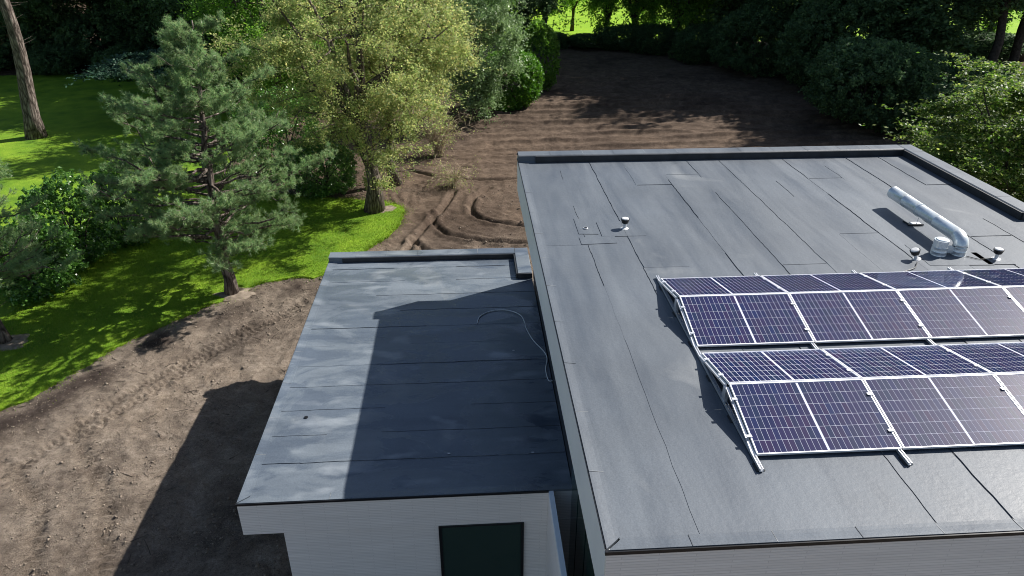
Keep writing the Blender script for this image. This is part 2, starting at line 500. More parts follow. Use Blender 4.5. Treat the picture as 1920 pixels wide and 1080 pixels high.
TYRES = [[(-9.2, 11.5), (-9.5, 13.6), (-10.5, 16.0), (-12.2, 18.3)], [(-10.9, 11.0), (-11.3, 13.6), (-12.2, 15.8), (-14.2, 17.6)],
         [(-8.9, 25.5), (-11.5, 21.8), (-13.6, 17.5)], [(-7.2, 27.2), (-10.4, 22.5), (-12.6, 18.5)]]
def ground_h(x, y):
    h = 0.16 * fbm(x * 0.35, y * 0.35, 3) + 0.15 * fbm(x * 1.9, y * 1.9, 4) + 0.10 * fbm(x * 6.5, y * 6.5, 3)
    # raked furrows of the dug field
    m = np.clip((y - 44) / 3, 0, 1) * np.clip((x + 3 + fbm(x * .3, y * .3, 2) * 6) / 4, 0, 1) * np.clip((80 - y) / 10, 0, 1)
    wob = fbm(x * 0.06, y * 0.12, 3) * 3.2 + fbm(x * 0.9, y * 0.9, 3) * 0.35
    ph = (y + wob - 0.03 * x) * 2 * math.pi / 1.75
    f = 0.5 + 0.5 * np.sin(ph); f2 = 0.5 + 0.5 * np.sin(ph + 0.9)
    k = np.clip(0.75 + 2.6 * fbm(x * 0.16 + 7, y * 0.8, 3), 0.0, 1.3)
    h = h + m * k * (0.34 * f2 ** 4 - 0.46 * f ** 6)
    # fine track-shoe marks behind the low roof
    m2 = np.clip((y - 29) / 3, 0, 1) * np.clip((44 - y) / 3, 0, 1) * np.clip((x + 6) / 2, 0, 1)
    rr = np.hypot(x - 6, y - 41)
    h = h + m2 * 0.045 * np.sin(rr * 2 * math.pi / 0.47 + fbm(x * .6, y * .6, 3) * 14) * np.clip(0.3 + 3 * fbm(x * 0.5 + 3, y * 0.5, 2), 0, 1)
    for r in RUTS:
        d, s = seg_d(x, y, r)
        h = h - 0.17 * np.exp(-(d / 0.13) ** 2) + 0.10 * np.exp(-((d - 0.32) / 0.14) ** 2)
    for r in TYRES:
        d, s = seg_d(x, y, r)
        h = h - np.exp(-(d / 0.24) ** 4) * (0.06 + 0.055 * np.sign(np.sin(s * 2 * math.pi / 0.22 + np.where(True, d * 9, 0))))
    return h
def grid_ground(name, xs, ys, mat):
    X, Y = np.meshgrid(xs, ys)
    Z = ground_h(X, Y)
    inl = inside(LAWNC, X, Y)
    Z = np.where(inl, -0.06, Z)
    V = np.stack([X, Y, Z], -1).reshape(-1, 3)
    ny, nx = X.shape
    i = np.arange(ny - 1)[:, None] * nx + np.arange(nx - 1)[None, :]
    F = np.stack([i, i + 1, i + nx + 1, i + nx], -1).reshape(-1, 4)
    me = mesh(name, V, F, True)
    dl, _ = seg_d(X, Y, [tuple(p) for p in LAWN[2:20]])
    damp = np.exp(-((dl - 0.9) / 0.9) ** 2) * np.clip(0.62 + 4.0 * fbm(X * 0.9, Y * 0.9, 4), 0, 1) * (Y < 30)
    damp += 0.8 * np.clip(3.2 * fbm(X * 0.33 + 4, Y * 0.33, 4) - 0.32, 0, 1) * (Y < 28)
    at = me.attributes.new('damp', 'FLOAT', 'POINT'); at.data.foreach_set('value', np.clip(damp, 0, 1).astype(np.float32).ravel())
    return tag(link(name, me, mat), kind='structure')
def axis(parts):
    out = []
    for a, b, s in parts: out.append(np.arange(a, b, s))
    return np.concatenate(out + [np.array([parts[-1][1]])])
soil = grid_ground('bare_soil', axis([(-62, -26, 3), (-26, -17, 0.4), (-17, -4, 0.075), (-4, 8, 0.11), (8, 36, 0.4), (36, 42, 1)]),
                   axis([(-12, 9, 1.0), (9, 30, 0.075), (30, 44, 0.10), (44, 66, 0.085), (66, 96, 0.5)]), M['soil'])
g = MB()
g.add([(-900, -600, -0.55), (900, -600, -0.55), (900, 1200, -0.55), (-900, 1200, -0.55)], [(0, 1, 2, 3)])
tag(g.build('ground', M['litter']), kind='structure')
mb = MB()
mb.add([(-40, 95.5, 0.0), (300, 95.5, 0.0), (300, 420, 2.0), (-40, 420, 2.0)], [(0, 1, 2, 3)])
mb.add([(66, 60, 0.0), (300, 60, 0.0), (300, 95.5, 0.0), (66, 95.5, 0.0)], [(0, 1, 2, 3)])
tag(mb.build('meadow', M['meadow']), kind='structure')
mb = MB()
mb.add([(-160, 78, 0.02), (-18, 78, 0.02), (-14, 96, 0.03), (-40, 140, 0.04), (-160, 140, 0.04)], [(0, 1, 2, 3, 4)])
mb.add([(39, 26, 0.03), (66, 26, 0.03), (66, 95.5, 0.03), (39, 95.5, 0.03)], [(0, 1, 2, 3)])
tag(mb.build('woodland_floor', M['litter']), kind='structure')

def lawn_mesh():
    import bmesh
    bm = bmesh.new()
    vs = [bm.verts.new((p[0], p[1], -0.05)) for p in LAWNP]
    f = bm.faces.new(vs)
    r = bmesh.ops.extrude_face_region(bm, geom=[f])
    for v in [e for e in r['geom'] if isinstance(e, bmesh.types.BMVert)]: v.co.z = 0.065
    bmesh.ops.triangulate(bm, faces=bm.faces[:])
    bmesh.ops.recalc_face_normals(bm, faces=bm.faces[:])
    me = bpy.data.meshes.new('lawn'); bm.to_mesh(me); bm.free()
    return me
tag(link('lawn', lawn_mesh(), M['lawn']), kind='structure')

def quads_from(P, U, V):
    n = len(P)
    W = np.stack([P - U, P + V, P + U, P - V], 1).reshape(-1, 3)
    return W, np.arange(4 * n).reshape(n, 4)
def grass_blades():
    rng = np.random.RandomState(3)
    n = 260000
    x = rng.uniform(-19, -3, n); y = rng.uniform(18, 41, n)
    k = inside(LAWNC, x, y); x, y = x[k], y[k]
    # ragged fringe on the turf edge
    e = LAWNP[(LAWNP[:, 1] < 42) & (LAWNP[:, 0] > -19)]
    ex = np.repeat(e, 46, 0) + rng.randn(len(e) * 46, 2) * np.repeat(rng.uniform(0.03, 0.30, len(e)), 46)[:, None]
    x = np.concatenate([x, ex[:, 0]]); y = np.concatenate([y, ex[:, 1]])
    n = len(x); a = rng.uniform(0, 2 * math.pi, n); h = rng.uniform(0.03, 0.085, n); w = rng.uniform(0.006, 0.013, n)
    lean = rng.randn(n, 2) * 0.03
    A = np.stack([x - np.cos(a) * w, y - np.sin(a) * w, np.full(n, 0.05)], 1)
    B = np.stack([x + np.cos(a) * w, y + np.sin(a) * w, np.full(n, 0.05)], 1)
    T = np.stack([x + lean[:, 0], y + lean[:, 1], 0.06 + h], 1)
    return mesh('grass', np.stack([A, B, T], 1).reshape(-1, 3), np.arange(3 * n).reshape(n, 3))
tag(link('grass', grass_blades(), M['blade']), 'short bright green grass blades of the mown lawn', 'grass', kind='stuff')

def clods():
    rng = np.random.RandomState(8)
    n = 90000
    x = rng.uniform(-19, 3, n); y = rng.uniform(10, 42, n)
    d = fbm(x * 0.6, y * 0.6, 3)
    k = (~inside(LAWNC, x, y)) & (d + rng.rand(n) * 0.25 > 0.12) & ~((x > -5.2) & (y > 11) & (y < 23.6))
    x, y = x[k], y[k]; n = len(x)
    s = np.clip(rng.lognormal(-4.25, 0.5, n), 0.007, 0.07)
    z = ground_h(x, y)
    oc = np.array([(1, 0, 0), (0, 1, 0), (-1, 0, 0), (0, -1, 0), (0, 0, 0.75), (0, 0, -0.6)], float)
    V = oc[None] * s[:, None, None] * rng.uniform(0.6, 1.35, (n, 6, 1))
    a = rng.uniform(0, 6.28, n); c, sn = np.cos(a)[:, None], np.sin(a)[:, None]
    V = np.stack([V[:, :, 0] * c - V[:, :, 1] * sn, V[:, :, 0] * sn + V[:, :, 1] * c, V[:, :, 2]], -1)
    V += np.stack([x, y, z + s * 0.3], 1)[:, None, :]
    f = np.array([(0, 1, 4), (1, 2, 4), (2, 3, 4), (3, 0, 4), (1, 0, 5), (2, 1, 5), (3, 2, 5), (0, 3, 5)])
    F = (f[None] + 6 * np.arange(n)[:, None, None]).reshape(-1, 3)
    return mesh('soil_clods', V.reshape(-1, 3), F)
tag(link('soil_clods', clods(), M['clod']), 'loose clods and crumbs of dry earth on the bare soil', 'earth clods', kind='stuff')

def mulch(cx, cy, r, seed):
    n = 40; V = [(cx, cy, 0.125)]
    for ring, z in ((0.55, 0.115), (1.0, 0.03)):
        for k in range(n):
            a = 2 * math.pi * k / n
            rr = r * ring * (1 + 0.5 * fbm(np.array([math.cos(a) * 2 + seed]), np.array([math.sin(a) * 2]), 3)[0] * 2)
            V.append((cx + math.cos(a) * rr, cy + math.sin(a) * rr * 0.8, z))
    F = [(0, 1 + k, 1 + (k + 1) % n) for k in range(n)] + [(1 + k, 1 + n + k, 1 + n + (k + 1) % n, 1 + (k + 1) % n) for k in range(n)]
    m = MB(); m.add(V, F)
    return tag(m.build('mulch_bed', M['clod'], smooth=True), kind='structure')
mulch(-17.8, 24.6, 1.15, 1.0); mulch(-10.3, 28.2, 0.85, 4.0); mulch(-4.9, 38.0, 0.9, 7.0)
def sticks():
    rng = np.random.RandomState(19); mb = MB()
    for k in range(150):
        x, y = rng.uniform(-16, -4), rng.uniform(10, 30)
        if inside(LAWNC, np.array([x]), np.array([y]))[0] or (x > -5.3 and y > 11): continue
        z = float(ground_h(np.array([x]), np.array([y]))[0]) + .015; a = rng.uniform(0, 6.28); L = rng.uniform(.08, .55)
        d = np.array([math.cos(a), math.sin(a), rng.uniform(-.05, .3)]) * L
        p = np.array([x, y, z]); mid_ = p + d * .5 + rng.randn(3) * .04 * L
        mb.tube([p, mid_, p + d], [.012, .010, .005], 4)
    return mb
tag(sticks().build('soil_twigs', M['bark_dark']), 'dark broken twigs and roots strewn over the bare soil', 'twigs', kind='stuff')

# ------------------------------------------------------------------ buildings
rnd = random.Random(4)
TOP, TOPB, FIELD = 8.0, 8.19, 7.972          # main roof: parapet top, felt field
LTOP, LTOPB, LFIELD = 4.0, 4.165, 3.967        # low roof

main_b = tag(empty('main_building', (1.48, 5.98, 0)), 'tall flat roofed house with grey felt roof, pale fascia and solar array', 'house')
low_b = tag(empty('low_building', (-4.91, 11.27, 0)), 'low flat roofed annex with grey felt roof, pale brick front and dark window', 'building')
def P(o, parent):                # keep world placement under a parent Empty
    o.parent = parent
    o.matrix_parent_inverse = Matrix.Translation(-Vector(parent.location))
    return o
def part(mb, name, mat, parent, bevel=0, smooth=False):
    return P(mb.build(name, mat, bevel=bevel, smooth=smooth), parent)

# main: outline (with the step at the right where the roof widens)
X0, X1, Y0, Y1 = 1.48, 13.87, 5.98, 21.35
X2, YN = 22.0, 16.05
part(MB().prism([(X0 + .5, Y0 + .5), (X2 - .5, Y0 + .5), (X2 - .5, YN - .5), (X1 - .5, YN - .5), (X1 - .5, Y1 - .25), (X0 + .52, Y1 - .25)], 'z', 0, 7.0), 'wall', M['dark_wall'], main_b)
part(MB().prism([(X0 + .06, Y0 + .06), (X2 - .06, Y0 + .06), (X2 - .06, YN - .06), (X1 - .06, YN - .06), (X1 - .06, Y1 - .06), (X0 + .06, Y1 - .06)], 'z', 7.0, 7.91), 'roof_slab', M['dark_wall'], main_b)
# dark glazed panels in the side wall, seen down the gap
for k in range(5):
    y = 6.8 + k * 0.95
    part(MB().box(1.955, 1.98, y, y + 0.86, 0.4, 6.7), 'side_glazing', M['dark_glass'], main_b)
# fascia boards
def fascia(name, x0, x1, y0, y1, mat, parent, z0, z1):
    return part(MB().box(x0, x1, y0, y1, z0, z1), name, mat, parent)
fascia('side_fascia', X0 + .003, X0 + .06, Y0 + .062, Y1 - .062, M['side_fascia'], main_b, 6.97, 7.93)
fascia('front_fascia', X0 + .003, X2, Y0 + .003, Y0 + .06, M['stone'], main_b, 6.97, 7.93)
fascia('back_fascia', X0 + .003, X1 - .003, Y1 - .06, Y1 - .003, M['stone'], main_b, 6.97, 8.08)
fascia('side_fascia', X1 - .06, X1 - .003, YN - .003, Y1 - .062, M['stone'], main_b, 6.97, 8.08)
fascia('back_fascia', X1 + .001, X2, YN - .06, YN - .004, M['stone'], main_b, 6.97, 8.08)
# low annex
A0, A1, B0, B1 = -4.91, 1.45, 11.27, 23.17
part(MB().prism([(A0 + .82, B0 + .03), (1.99, B0 + .03), (1.99, B1 - .4), (A0 + .82, B1 - .4)], 'z', 0, 3.13), 'wall', M['stone'], low_b)
part(MB().box(A0 + .05, 1.97, B0 + .06, B1 - .05, 3.13, 3.90), 'roof_slab', M['stone'], low_b)
fascia('front_fascia', A0 + .003, A1, B0 + .003, B0 + .06, M['stone'], low_b, 3.13, 3.935)
fascia('side_fascia', A0 + .003, A0 + .05, B0 + .062, B1 - .004, M['stone'], low_b, 3.13, 3.935)
fascia('back_fascia', A0 + .052, 1.97, B1 - .05, B1 - .004, M['stone'], low_b, 3.13, 4.055)
# wing wall running forward from the annex corner, with a pale coping
wing = tag(empty('wing_wall', (1.5, 8, 0)), 'thin pale brick wall with light coping running forward from the annex corner', 'wall')
part(MB().box(1.452, 1.54, 3.0, B0 + .02, 0, 3.93), 'brickwork', M['stone'], wing)
part(MB().box(1.46, 1.56, 3.0, B0 - .002, 3.931, 3.975), 'coping', M['side_fascia'], wing)
# window in the front wall
win = part(MB().box(-0.80, 0.89, 11.262, 11.30, 0.9, 3.128), 'window_pane', M['dark_glass'], low_b)
fr = MB()
for a, b, c, d in ((-0.86, -0.80, 0.84, 3.13), (0.89, 0.95, 0.84, 3.13)): fr.box(a, b, 11.24, 11.299, c, d)
fr.box(-0.80, 0.89, 11.24, 11.299, 0.84, 0.90); fr.box(-0.80, 0.89, 11.24, 11.261, 3.10, 3.128)
fo = part(fr, 'window_frame', M['trim'], low_b)

# black edge trim
def trim(parent, pts, z0, z1, w):
    for (a, b) in zip(pts[:-1], pts[1:]):
        x0, x1 = sorted((a[0], b[0])); y0, y1 = sorted((a[1], b[1]))
        if x1 - x0 < 1e-6: part(MB().box(x0 - w, x0 + w, y0 + w, y1 - w, z0, z1), 'edge_trim', M['trim'], parent)
        else: part(MB().box(x0 - w, x1 + w, y0 - w, y0 + w, z0, z1), 'edge_trim', M['trim'], parent)
trim(main_b, [(X0, Y0), (X2, Y0)], 7.934, 7.988, 0.018)
trim(main_b, [(X0, Y1), (X0, Y0 + .04)], 7.962, 7.990, 0.012)
trim(main_b, [(X0, Y1), (X1, Y1), (X1, YN), (X2, YN)], 8.085, 8.14, 0.014)
trim(low_b, [(A0, B0), (A1, B0)], 3.938, 3.987, 0.018)
trim(low_b, [(A0, B1), (A0, B0 + .04)], 3.962, 3.988, 0.01)
trim(low_b, [(A0, B1), (1.97, B1)], 4.06, 4.11, 0.014)

# parapet capping: separate lengths of felt over the upstand
def capping(parent, mat, ax, a, b, outer, sgn, w, ztop, zf, step, lift=0.0, soft=False, mitre=0.0):
    """run along ax from a to b; outer edge coordinate; sgn: direction inwards; mitre cuts the first end at 45 degrees"""
    t = a; k = 0
    while t < b - 1e-6:
        e = min(b, t + step * rnd.uniform(0.92, 1.06))
        if b - e < 0.3: e = b
        dz = 0.002 * (k % 2) + lift
        o = outer + sgn * 0.004; i1 = outer + sgn * w
        if soft: prof = [(o, zf - 0.02), (o, ztop + dz), (outer + sgn * .04, ztop - 0.003 + dz), (i1 - sgn * 0.03, zf + 0.012 + dz), (i1 + sgn * .03, zf + 0.008 + dz), (i1 + sgn * .03, zf - 0.02)]
        else: prof = [(o, zf - 0.02), (o, ztop + dz), (i1 - sgn * .03, ztop + dz), (i1, ztop - 0.02 + dz), (i1 + sgn * 0.008, zf + 0.05), (i1 + sgn * 0.045, zf + 0.006 + dz), (i1 + sgn * .035, zf - 0.02)]
        n = len(prof); V = []
        for end in (0, 1):
            for (c, z) in prof:
                tt = (t + (mitre * abs(c - outer) if k == 0 else 0)) if end == 0 else e
                V.append((c, tt, z) if ax == 'y' else (tt, c, z))
        F = [tuple(range(n)), tuple(range(n, 2 * n))[::-1]] + [(i, n + i, n + (i + 1) % n, (i + 1) % n) for i in range(n)]
        if (ax == 'y') == (sgn > 0): F = [f[::-1] for f in F]
        m = MB(); m.add(V, F)
        part(m, 'capping_strip', mat, parent)
        if k > 0:
            q = MB(); w2 = 0.004; V = []
            lp = prof[1:5] if soft else prof[1:3]
            for (c, z) in lp:
                for tt in (t - w2, t + w2):
                    V.append((c, tt, z + .0045) if ax == 'y' else (tt, c, z + .0045))
            q.add(V, [(2 * j, 2 * j + 1, 2 * j + 3, 2 * j + 2) for j in range(len(lp) - 1)])
            part(q, 'capping_joint', M['bead_pale'] if rnd.random() < .6 else M['bead'], parent)
        t = e; k += 1
CW = 0.44; SW = 0.17; LW = 0.20
capping(main_b, M['felt'], 'y', Y0 + .02, Y1 - CW - .04, X0, 1, SW, TOP, FIELD, 1.4, 0.0, True, 1.0)
capping(main_b, M['felt'], 'x', X0 + .02, X2, Y0, 1, SW, TOP, FIELD, 1.0, 0.0, True, 1.0)
capping(main_b, M['felt'], 'x', X0 + .01, X1 - CW, Y1, -1, CW, TOPB, FIELD, 1.0, .001)
capping(main_b, M['felt'], 'y', YN - CW, Y1 - .02, X1, -1, CW, TOPB, FIELD, 1.0)
capping(main_b, M['felt'], 'x', X1 - .003, X2, YN, -1, CW, TOPB, FIELD, 1.0, .001)
capping(low_b, M['felt_left'], 'y', B0 + .02, B1 - CW - .04, A0, 1, LW, LTOP, LFIELD, 1.4, 0.0, True, 1.0)
capping(low_b, M['felt_left'], 'x', A0 + .02, 1.97, B0, 1, LW, LTOP, LFIELD, 2.0, 0.0, True, 1.0)
capping(low_b, M['felt_left'], 'x', A0 + .01, 1.50, B1, -1, CW, LTOPB, LFIELD, 1.0, .001)
part(MB().box(1.50, 1.97, 21.15, B1 - .01, LFIELD - .02, LTOPB + .002), 'corner_upstand', M['felt_left'], low_b, bevel=0.02)

# near-black strips that paint deeper shade on the inner faces of the upstands
M['upstand_shade'] = plain('painted_shade_black', (0.018, 0.021, 0.026), 0.55, nscale=4, namp=0.4)
def shade_strip(parent, x0, x1, y0, y1, z0, z1): part(MB().box(x0, x1, y0, y1, z0, z1), 'upstand_shade_strip', M['upstand_shade'], parent)
shade_strip(main_b, X0 + .52, X1 - CW - .052, Y1 - CW - .052, Y1 - CW - .010, FIELD - .01, TOPB - .022)
shade_strip(main_b, X1 - CW - .052, X1 - CW - .010, YN - CW - .02, Y1 - CW - .054, FIELD - .01, TOPB - .022)
shade_strip(main_b, X1 - CW - .008, X2, YN - CW - .052, YN - CW - .010, FIELD - .01, TOPB - .022)
shade_strip(low_b, A0 + .48, 1.45, B1 - CW - .052, B1 - CW - .010, LFIELD - .01, LTOPB - .022)
shade_strip(low_b, 1.453, 1.497, 21.15, B1 - CW - .054, LFIELD - .01, LTOPB - .02)
shade_strip(low_b, 1.50, 1.97, 21.10, 21.147, LFIELD - .01, LTOPB - .02)

# felt strips with welded seams
def wobble_strip(ax, t0, t1, s0, s1, z, th=0.006, amp=0.012):
    n = max(2, int((t1 - t0) / 0.4)); ts = np.linspace(t0, t1, n + 1)
    e0 = s0 + np.array([rnd.uniform(-amp, amp) for _ in ts]); e1 = s1 + np.array([rnd.uniform(-amp, amp) for _ in ts])
    V = []
    for t, a, b in zip(ts, e0, e1):
        for s, zz in ((a, z), (b, z), (b, z - th), (a, z - th)):
            V.append((t, s, zz) if ax == 'x' else (s, t, zz))
    F = []
    for i in range(n):
        for j in range(4):
            q = (4 * i + j, 4 * i + (j + 1) % 4, 4 * i + 4 + (j + 1) % 4, 4 * i + 4 + j)
            F.append(q if ax == 'y' else q[::-1])
    F.append((0, 1, 2, 3) if ax == 'x' else (3, 2, 1, 0)); F.append(tuple(4 * n + k for k in ((3, 2, 1, 0) if ax == 'x' else (0, 1, 2, 3))))
    return mesh('felt_strip', V, F), ts, e0
def ribbon(ax, ts, es, z, w0, w1):
    m = MB(); V = []
    for t, s in zip(ts, es):
        a = rnd.uniform(w0, w1); b = rnd.uniform(w0, w1)
        for ss, zz in ((s - a, z - .004), (s - a * .4, z + .004), (s + b, z - .004)):
            V.append((t, ss, zz) if ax == 'x' else (ss, t, zz))
    F = []
    for i in range(len(ts) - 1):
        for j in range(2):
            q = (3 * i + j, 3 * i + j + 1, 3 * i + 4 + j, 3 * i + 3 + j)
            F.append(q if ax == 'y' else q[::-1])
    m.add(V, F)
    return m
def lay(parent, mat, ax, t0f, t1f, s0, s1, width, z, roll, dens):
    s = s0; k = 0
    while s < s1 - 0.05:
        e = min(s1, s + width * rnd.uniform(0.97, 1.03))
        if s1 - e < 0.25: e = s1
        t0, t1 = t0f((s + e) / 2), t1f((s + e) / 2)
        cut = [t0]
        c = t0 + rnd.uniform(0.25, 1.0) * roll
        while c < t1 - 1.0: cut.append(c); c += roll
        cut.append(t1)
        for j, (a, b) in enumerate(zip(cut[:-1], cut[1:])):
            zz = z + 0.003 * ((k + j) % 2) + 0.002 * (k % 3)
            me, ts, es = wobble_strip(ax, a, b, s, e + 0.02, zz)
            st = link('felt_strip', me, mat); P(st, parent)
            # weld bead along the lap, in lengths, mostly dark, sometimes dusty
            if k > 0:
                n = len(ts); i = 0
                while i < n - 1:
                    l = rnd.randint(2, 6)
                    if rnd.random() < dens:
                        i2 = min(n - 1, i + l)
                        tt = np.linspace(ts[i], ts[i2], (i2 - i) * 3 + 1)
                        ee = np.interp(tt, ts, es) + np.array([rnd.uniform(-.006, .006) for _ in tt])
                        pale = rnd.random() < 0.22
                        bo = ribbon(ax, tt, ee, zz + .006, *((.001, .006) if pale else (.0005, .006))).build('weld_bead', M['bead_pale'] if pale else M['bead'])
                        bo.parent = st; bo.matrix_parent_inverse = st.matrix_parent_inverse.copy().inverted() @ st.matrix_parent_inverse.copy() @ Matrix.Identity(4)
                    i += l
            if j > 0 and rnd.random() < .55:
                tt = np.linspace(s + .03, e - .02, 8)
                bo = ribbon('x' if ax == 'y' else 'y', tt, np.full(8, a), zz + .006, .001, .006).build('weld_bead', M['bead'] if rnd.random() < .6 else M['bead_pale'])
                bo.parent = st
        s = e; k += 1
lay(main_b, M['felt'], 'y', lambda s: Y0 + SW + .015, lambda s: (Y1 if s < X1 - .3 else YN) - CW - .03, X0 + SW + .01, X2 - .4, 1.0, FIELD, 9.5, 0.62)
lay(low_b, M['felt_left'], 'x', lambda s: A0 + LW + .015, lambda s: 1.97, B0 + LW + .01, B1 - CW - .02, 0.97, LFIELD, 12.0, 0.7)
# loose patches and dressed pieces of felt
def patch(parent, mat, x0, x1, y0, y1, z):
    m = MB(); n = 6
    V = []
    for (a, b) in ((x0, y0), (x1, y0), (x1, y1), (x0, y1)): V.append((a + rnd.uniform(-.03, .03), b + rnd.uniform(-.03, .03), z))
    V += [(v[0], v[1], z - .008) for v in V]
    m.add(V, [(0, 1, 2, 3), (0, 4, 5, 1), (1, 5, 6, 2), (2, 6, 7, 3), (3, 7, 4, 0)])
    return part(m, 'felt_patch', mat, parent)
for (x0, x1, y0, y1) in ((3.05, 4.05, 15.2, 16.1), (2.5, 3.0, 15.35, 16.3), (2.5, 3.3, 14.8, 15.2), (9.75, 11.1, 13.2, 14.3), (11.0, 11.6, 13.2, 13.8)):
    patch(main_b, M['felt'], x0, x1, y0, y1, FIELD + 0.0135)

# ------------------------------------------------------------------ solar array
PW, PL, PITCH, PX = 2.05, 1.30, 2.075, 3.82
LOWZ, HIGHZ = 8.05, 8.33
TILT = math.asin((HIGHZ - LOWZ) / PL)
NC, NR = 24, 6
mgx, mgy, mid = 0.022, 0.022, 0.030
cw = (PW - 2 * mgx - mid) / NC; ch = (PL - 2 * mgy) / NR
cell_me = MB().box(0, cw - 0.0070, 0, ch - 0.0065, 0.0, 0.002).mesh('cell'); cell_me.materials.append(M['cell'])
frame_mb = MB()
for a in ((0, PW, 0, 0.016), (0, PW, PL - 0.016, PL)): frame_mb.box(a[0], a[1], a[2], a[3], -0.035, 0.004)
for a in ((0, 0.016), (PW - 0.016, PW)): frame_mb.box(a[0], a[1], 0.0161, PL - 0.0161, -0.035, 0.004)
frame_me = frame_mb.mesh('frame'); frame_me.materials.append(M['panel_frame'])
back_me = MB().box(0.0162, PW - 0.0162, 0.0162, PL - 0.0162, -0.010, -0.006).mesh('backsheet'); back_me.materials.append(M['backsheet'])
glass_me = mesh('glass', [(0.0162, 0.0162, 0.001), (PW - .0162, 0.0162, 0.001), (PW - .0162, PL - .0162, 0.001), (0.0162, PL - .0162, 0.001)], [(0, 1, 2, 3)]); glass_me.materials.append(M['glass'])
cells_mb = MB()
def cell_xy(i, j): return mgx + i * cw + (mid if i >= NC // 2 else 0) + 0.004, mgy + j * ch + 0.004
for i in range(NC):
    for j in range(NR):
        x, y = cell_xy(i, j); cells_mb.box(x, x + cw - 0.0125, y, y + ch - 0.0135, -0.006, -0.003)
cells_me = cells_mb.mesh('cells'); cells_me.materials.append(M['cell'])
ORD = ['leftmost', 'second from left', 'third from left', 'fourth from left', 'fifth from left', 'sixth from left']
ROWN = {'A': 'near row facing the viewer', 'B': 'near row facing away', 'C': 'far row facing the viewer', 'D': 'far row facing away'}
def panel(row, i, y, up):
    x = PX + i * PITCH
    o = empty('solar_panel', (x, y, LOWZ if up else HIGHZ), (TILT if up else -TILT, 0, 0))
    tag(o, f'dark blue solar panel, {ROWN[row]}, {ORD[i]}', 'solar panel', 'solar panels on the main roof')
    link('frame', frame_me, parent=o); link('backsheet', back_me, parent=o); link('glass', glass_me, parent=o)
    if up and i < 4:
        for a in range(NC):
            for b in range(NR):
                u, v = cell_xy(a, b); link('cell', cell_me, parent=o, loc=(u, v, -0.006))
    else:
        tag(link('cells', cells_me, parent=o), kind='stuff')
yA, yC = 7.47, 10.27
dy = PL * math.cos(TILT)
for i in range(4): panel('A', i, yA, True)
for i in range(5): panel('B', i, yA + dy + 0.03, False)
for i in range(5): panel('C', i, yC, True)
for i in range(6): panel('D', i, yC + dy + 0.03, False)
# mounting frames between the panels
def mount(i, n):
    x = PX + i * PITCH - (0.035 if i == 0 else 0.062)
    o = empty('mounting_frame', (x, yA - 0.2, FIELD))
    tag(o, f'silver aluminium mounting frame under the solar panels, {ORD[i]} of the row', 'mounting frame', 'mounting frames of the solar array')
    y0 = yA - 0.28; y1 = yC + 2 * dy + 0.2
    oy = yA - 0.2
    mr = MB()
    for dx in (-0.028, 0.012): mr.box(dx, dx + 0.016, y0 - oy, y1 - oy, 0.026, 0.066)
    mr.box(-0.028, 0.028, y0 - oy, y1 - oy, 0.020, 0.0262)
    mr.build('base_rail', M['alu'], o)
    for yy in np.arange(y0 + 0.02, y1 - 0.1, 1.05):
        MB().box(-0.06, 0.06, yy - oy, yy - oy + 0.16, 0.010, 0.020).build('rubber_pad', M['rubber'], o)
    for ya in (yA, yC):
        for s in (0, 1):
            pts = [(0, (ya if s == 0 else ya + 2 * dy + .03) - oy, LOWZ - FIELD - 0.045), (0, (ya + dy - 0.02 if s == 0 else ya + dy + .05) - oy, HIGHZ - FIELD - 0.06)]
            a, b = np.array(pts[0]), np.array(pts[1])
            m = MB(); V = []
            for q in (a, b):
                for dx, dz in ((-.022, -.016), (.022, -.016), (.022, .018), (-.022, .018)): V.append((q[0] + dx, q[1], q[2] + dz))
            m.add(V, [(0, 1, 2, 3), (7, 6, 5, 4), (0, 4, 5, 1), (1, 5, 6, 2), (2, 6, 7, 3), (3, 7, 4, 0)])
            m.build('sloped_rail', M['alu'], o)
        MB().box(-.025, .025, ya + dy - .05 - oy, ya + dy + .07 - oy, 0.066, HIGHZ - FIELD - .075).build('ridge_post', M['alu'], o)
    for ya in (yA, yC):
        for yy in (ya + .3, ya + dy - .3, ya + dy + .33, ya + 2 * dy - .27):
            f = (yy - ya) if yy < ya + dy else (ya + 2 * dy + .03 - yy)
            zc = LOWZ - FIELD + f * math.tan(TILT)
            MB().box(-.02, .06, yy - oy - .025, yy - oy + .025, zc + .005, zc + .014).build('clamp', M['alu'], o)
for i in range(5): mount(i, 5)

# ------------------------------------------------------------------ vents, duct, cable, debris
def vent(x, y, label, h=0.27, lean=0.0, group='capped roof vents'):
    o = empty('roof_vent', (x, y, FIELD), (0, lean, 0))
    tag(o, label, 'roof vent', group)
    MB().tube([(0, 0, 0.012), (0, 0, 0.03)], [0.10, 0.06], 16).build('flange', M['pale_pipe'], o)
    MB().tube([(0, 0, 0.0), (0, 0, h * 0.6)], 0.036, 16).build('pipe', M['pale_pipe'], o, smooth=False)
    cap = MB().tube([(0, 0, h * 0.52), (0, 0, h * 0.56), (0, 0, h * 0.9), (0, 0, h * 0.93)], [0.06, 0.078, 0.105, 0.105], 18).build('cap', M['black'], o)
    MB().tube([(0, 0, h * 0.931), (0, 0, h), (0, 0, h * 1.03)], [0.085, 0.08, 0.05], 18).build('cap_lid', M['pale_pipe'], cap)
    return o
vent(3.65, 15.65, 'small black capped roof vent standing alone left of the solar array')
vent(9.60, 13.55, 'tilted black capped roof vent in front of the duct end', 0.26, -0.35)
vent(11.34, 13.47, 'black capped roof vent to the right of the silver duct', 0.25)
dr = empty('roof_drain', (2.72, 15.68, FIELD + .02)); tag(dr, 'tiny dark roof drain hole beside the lone vent', 'roof drain')
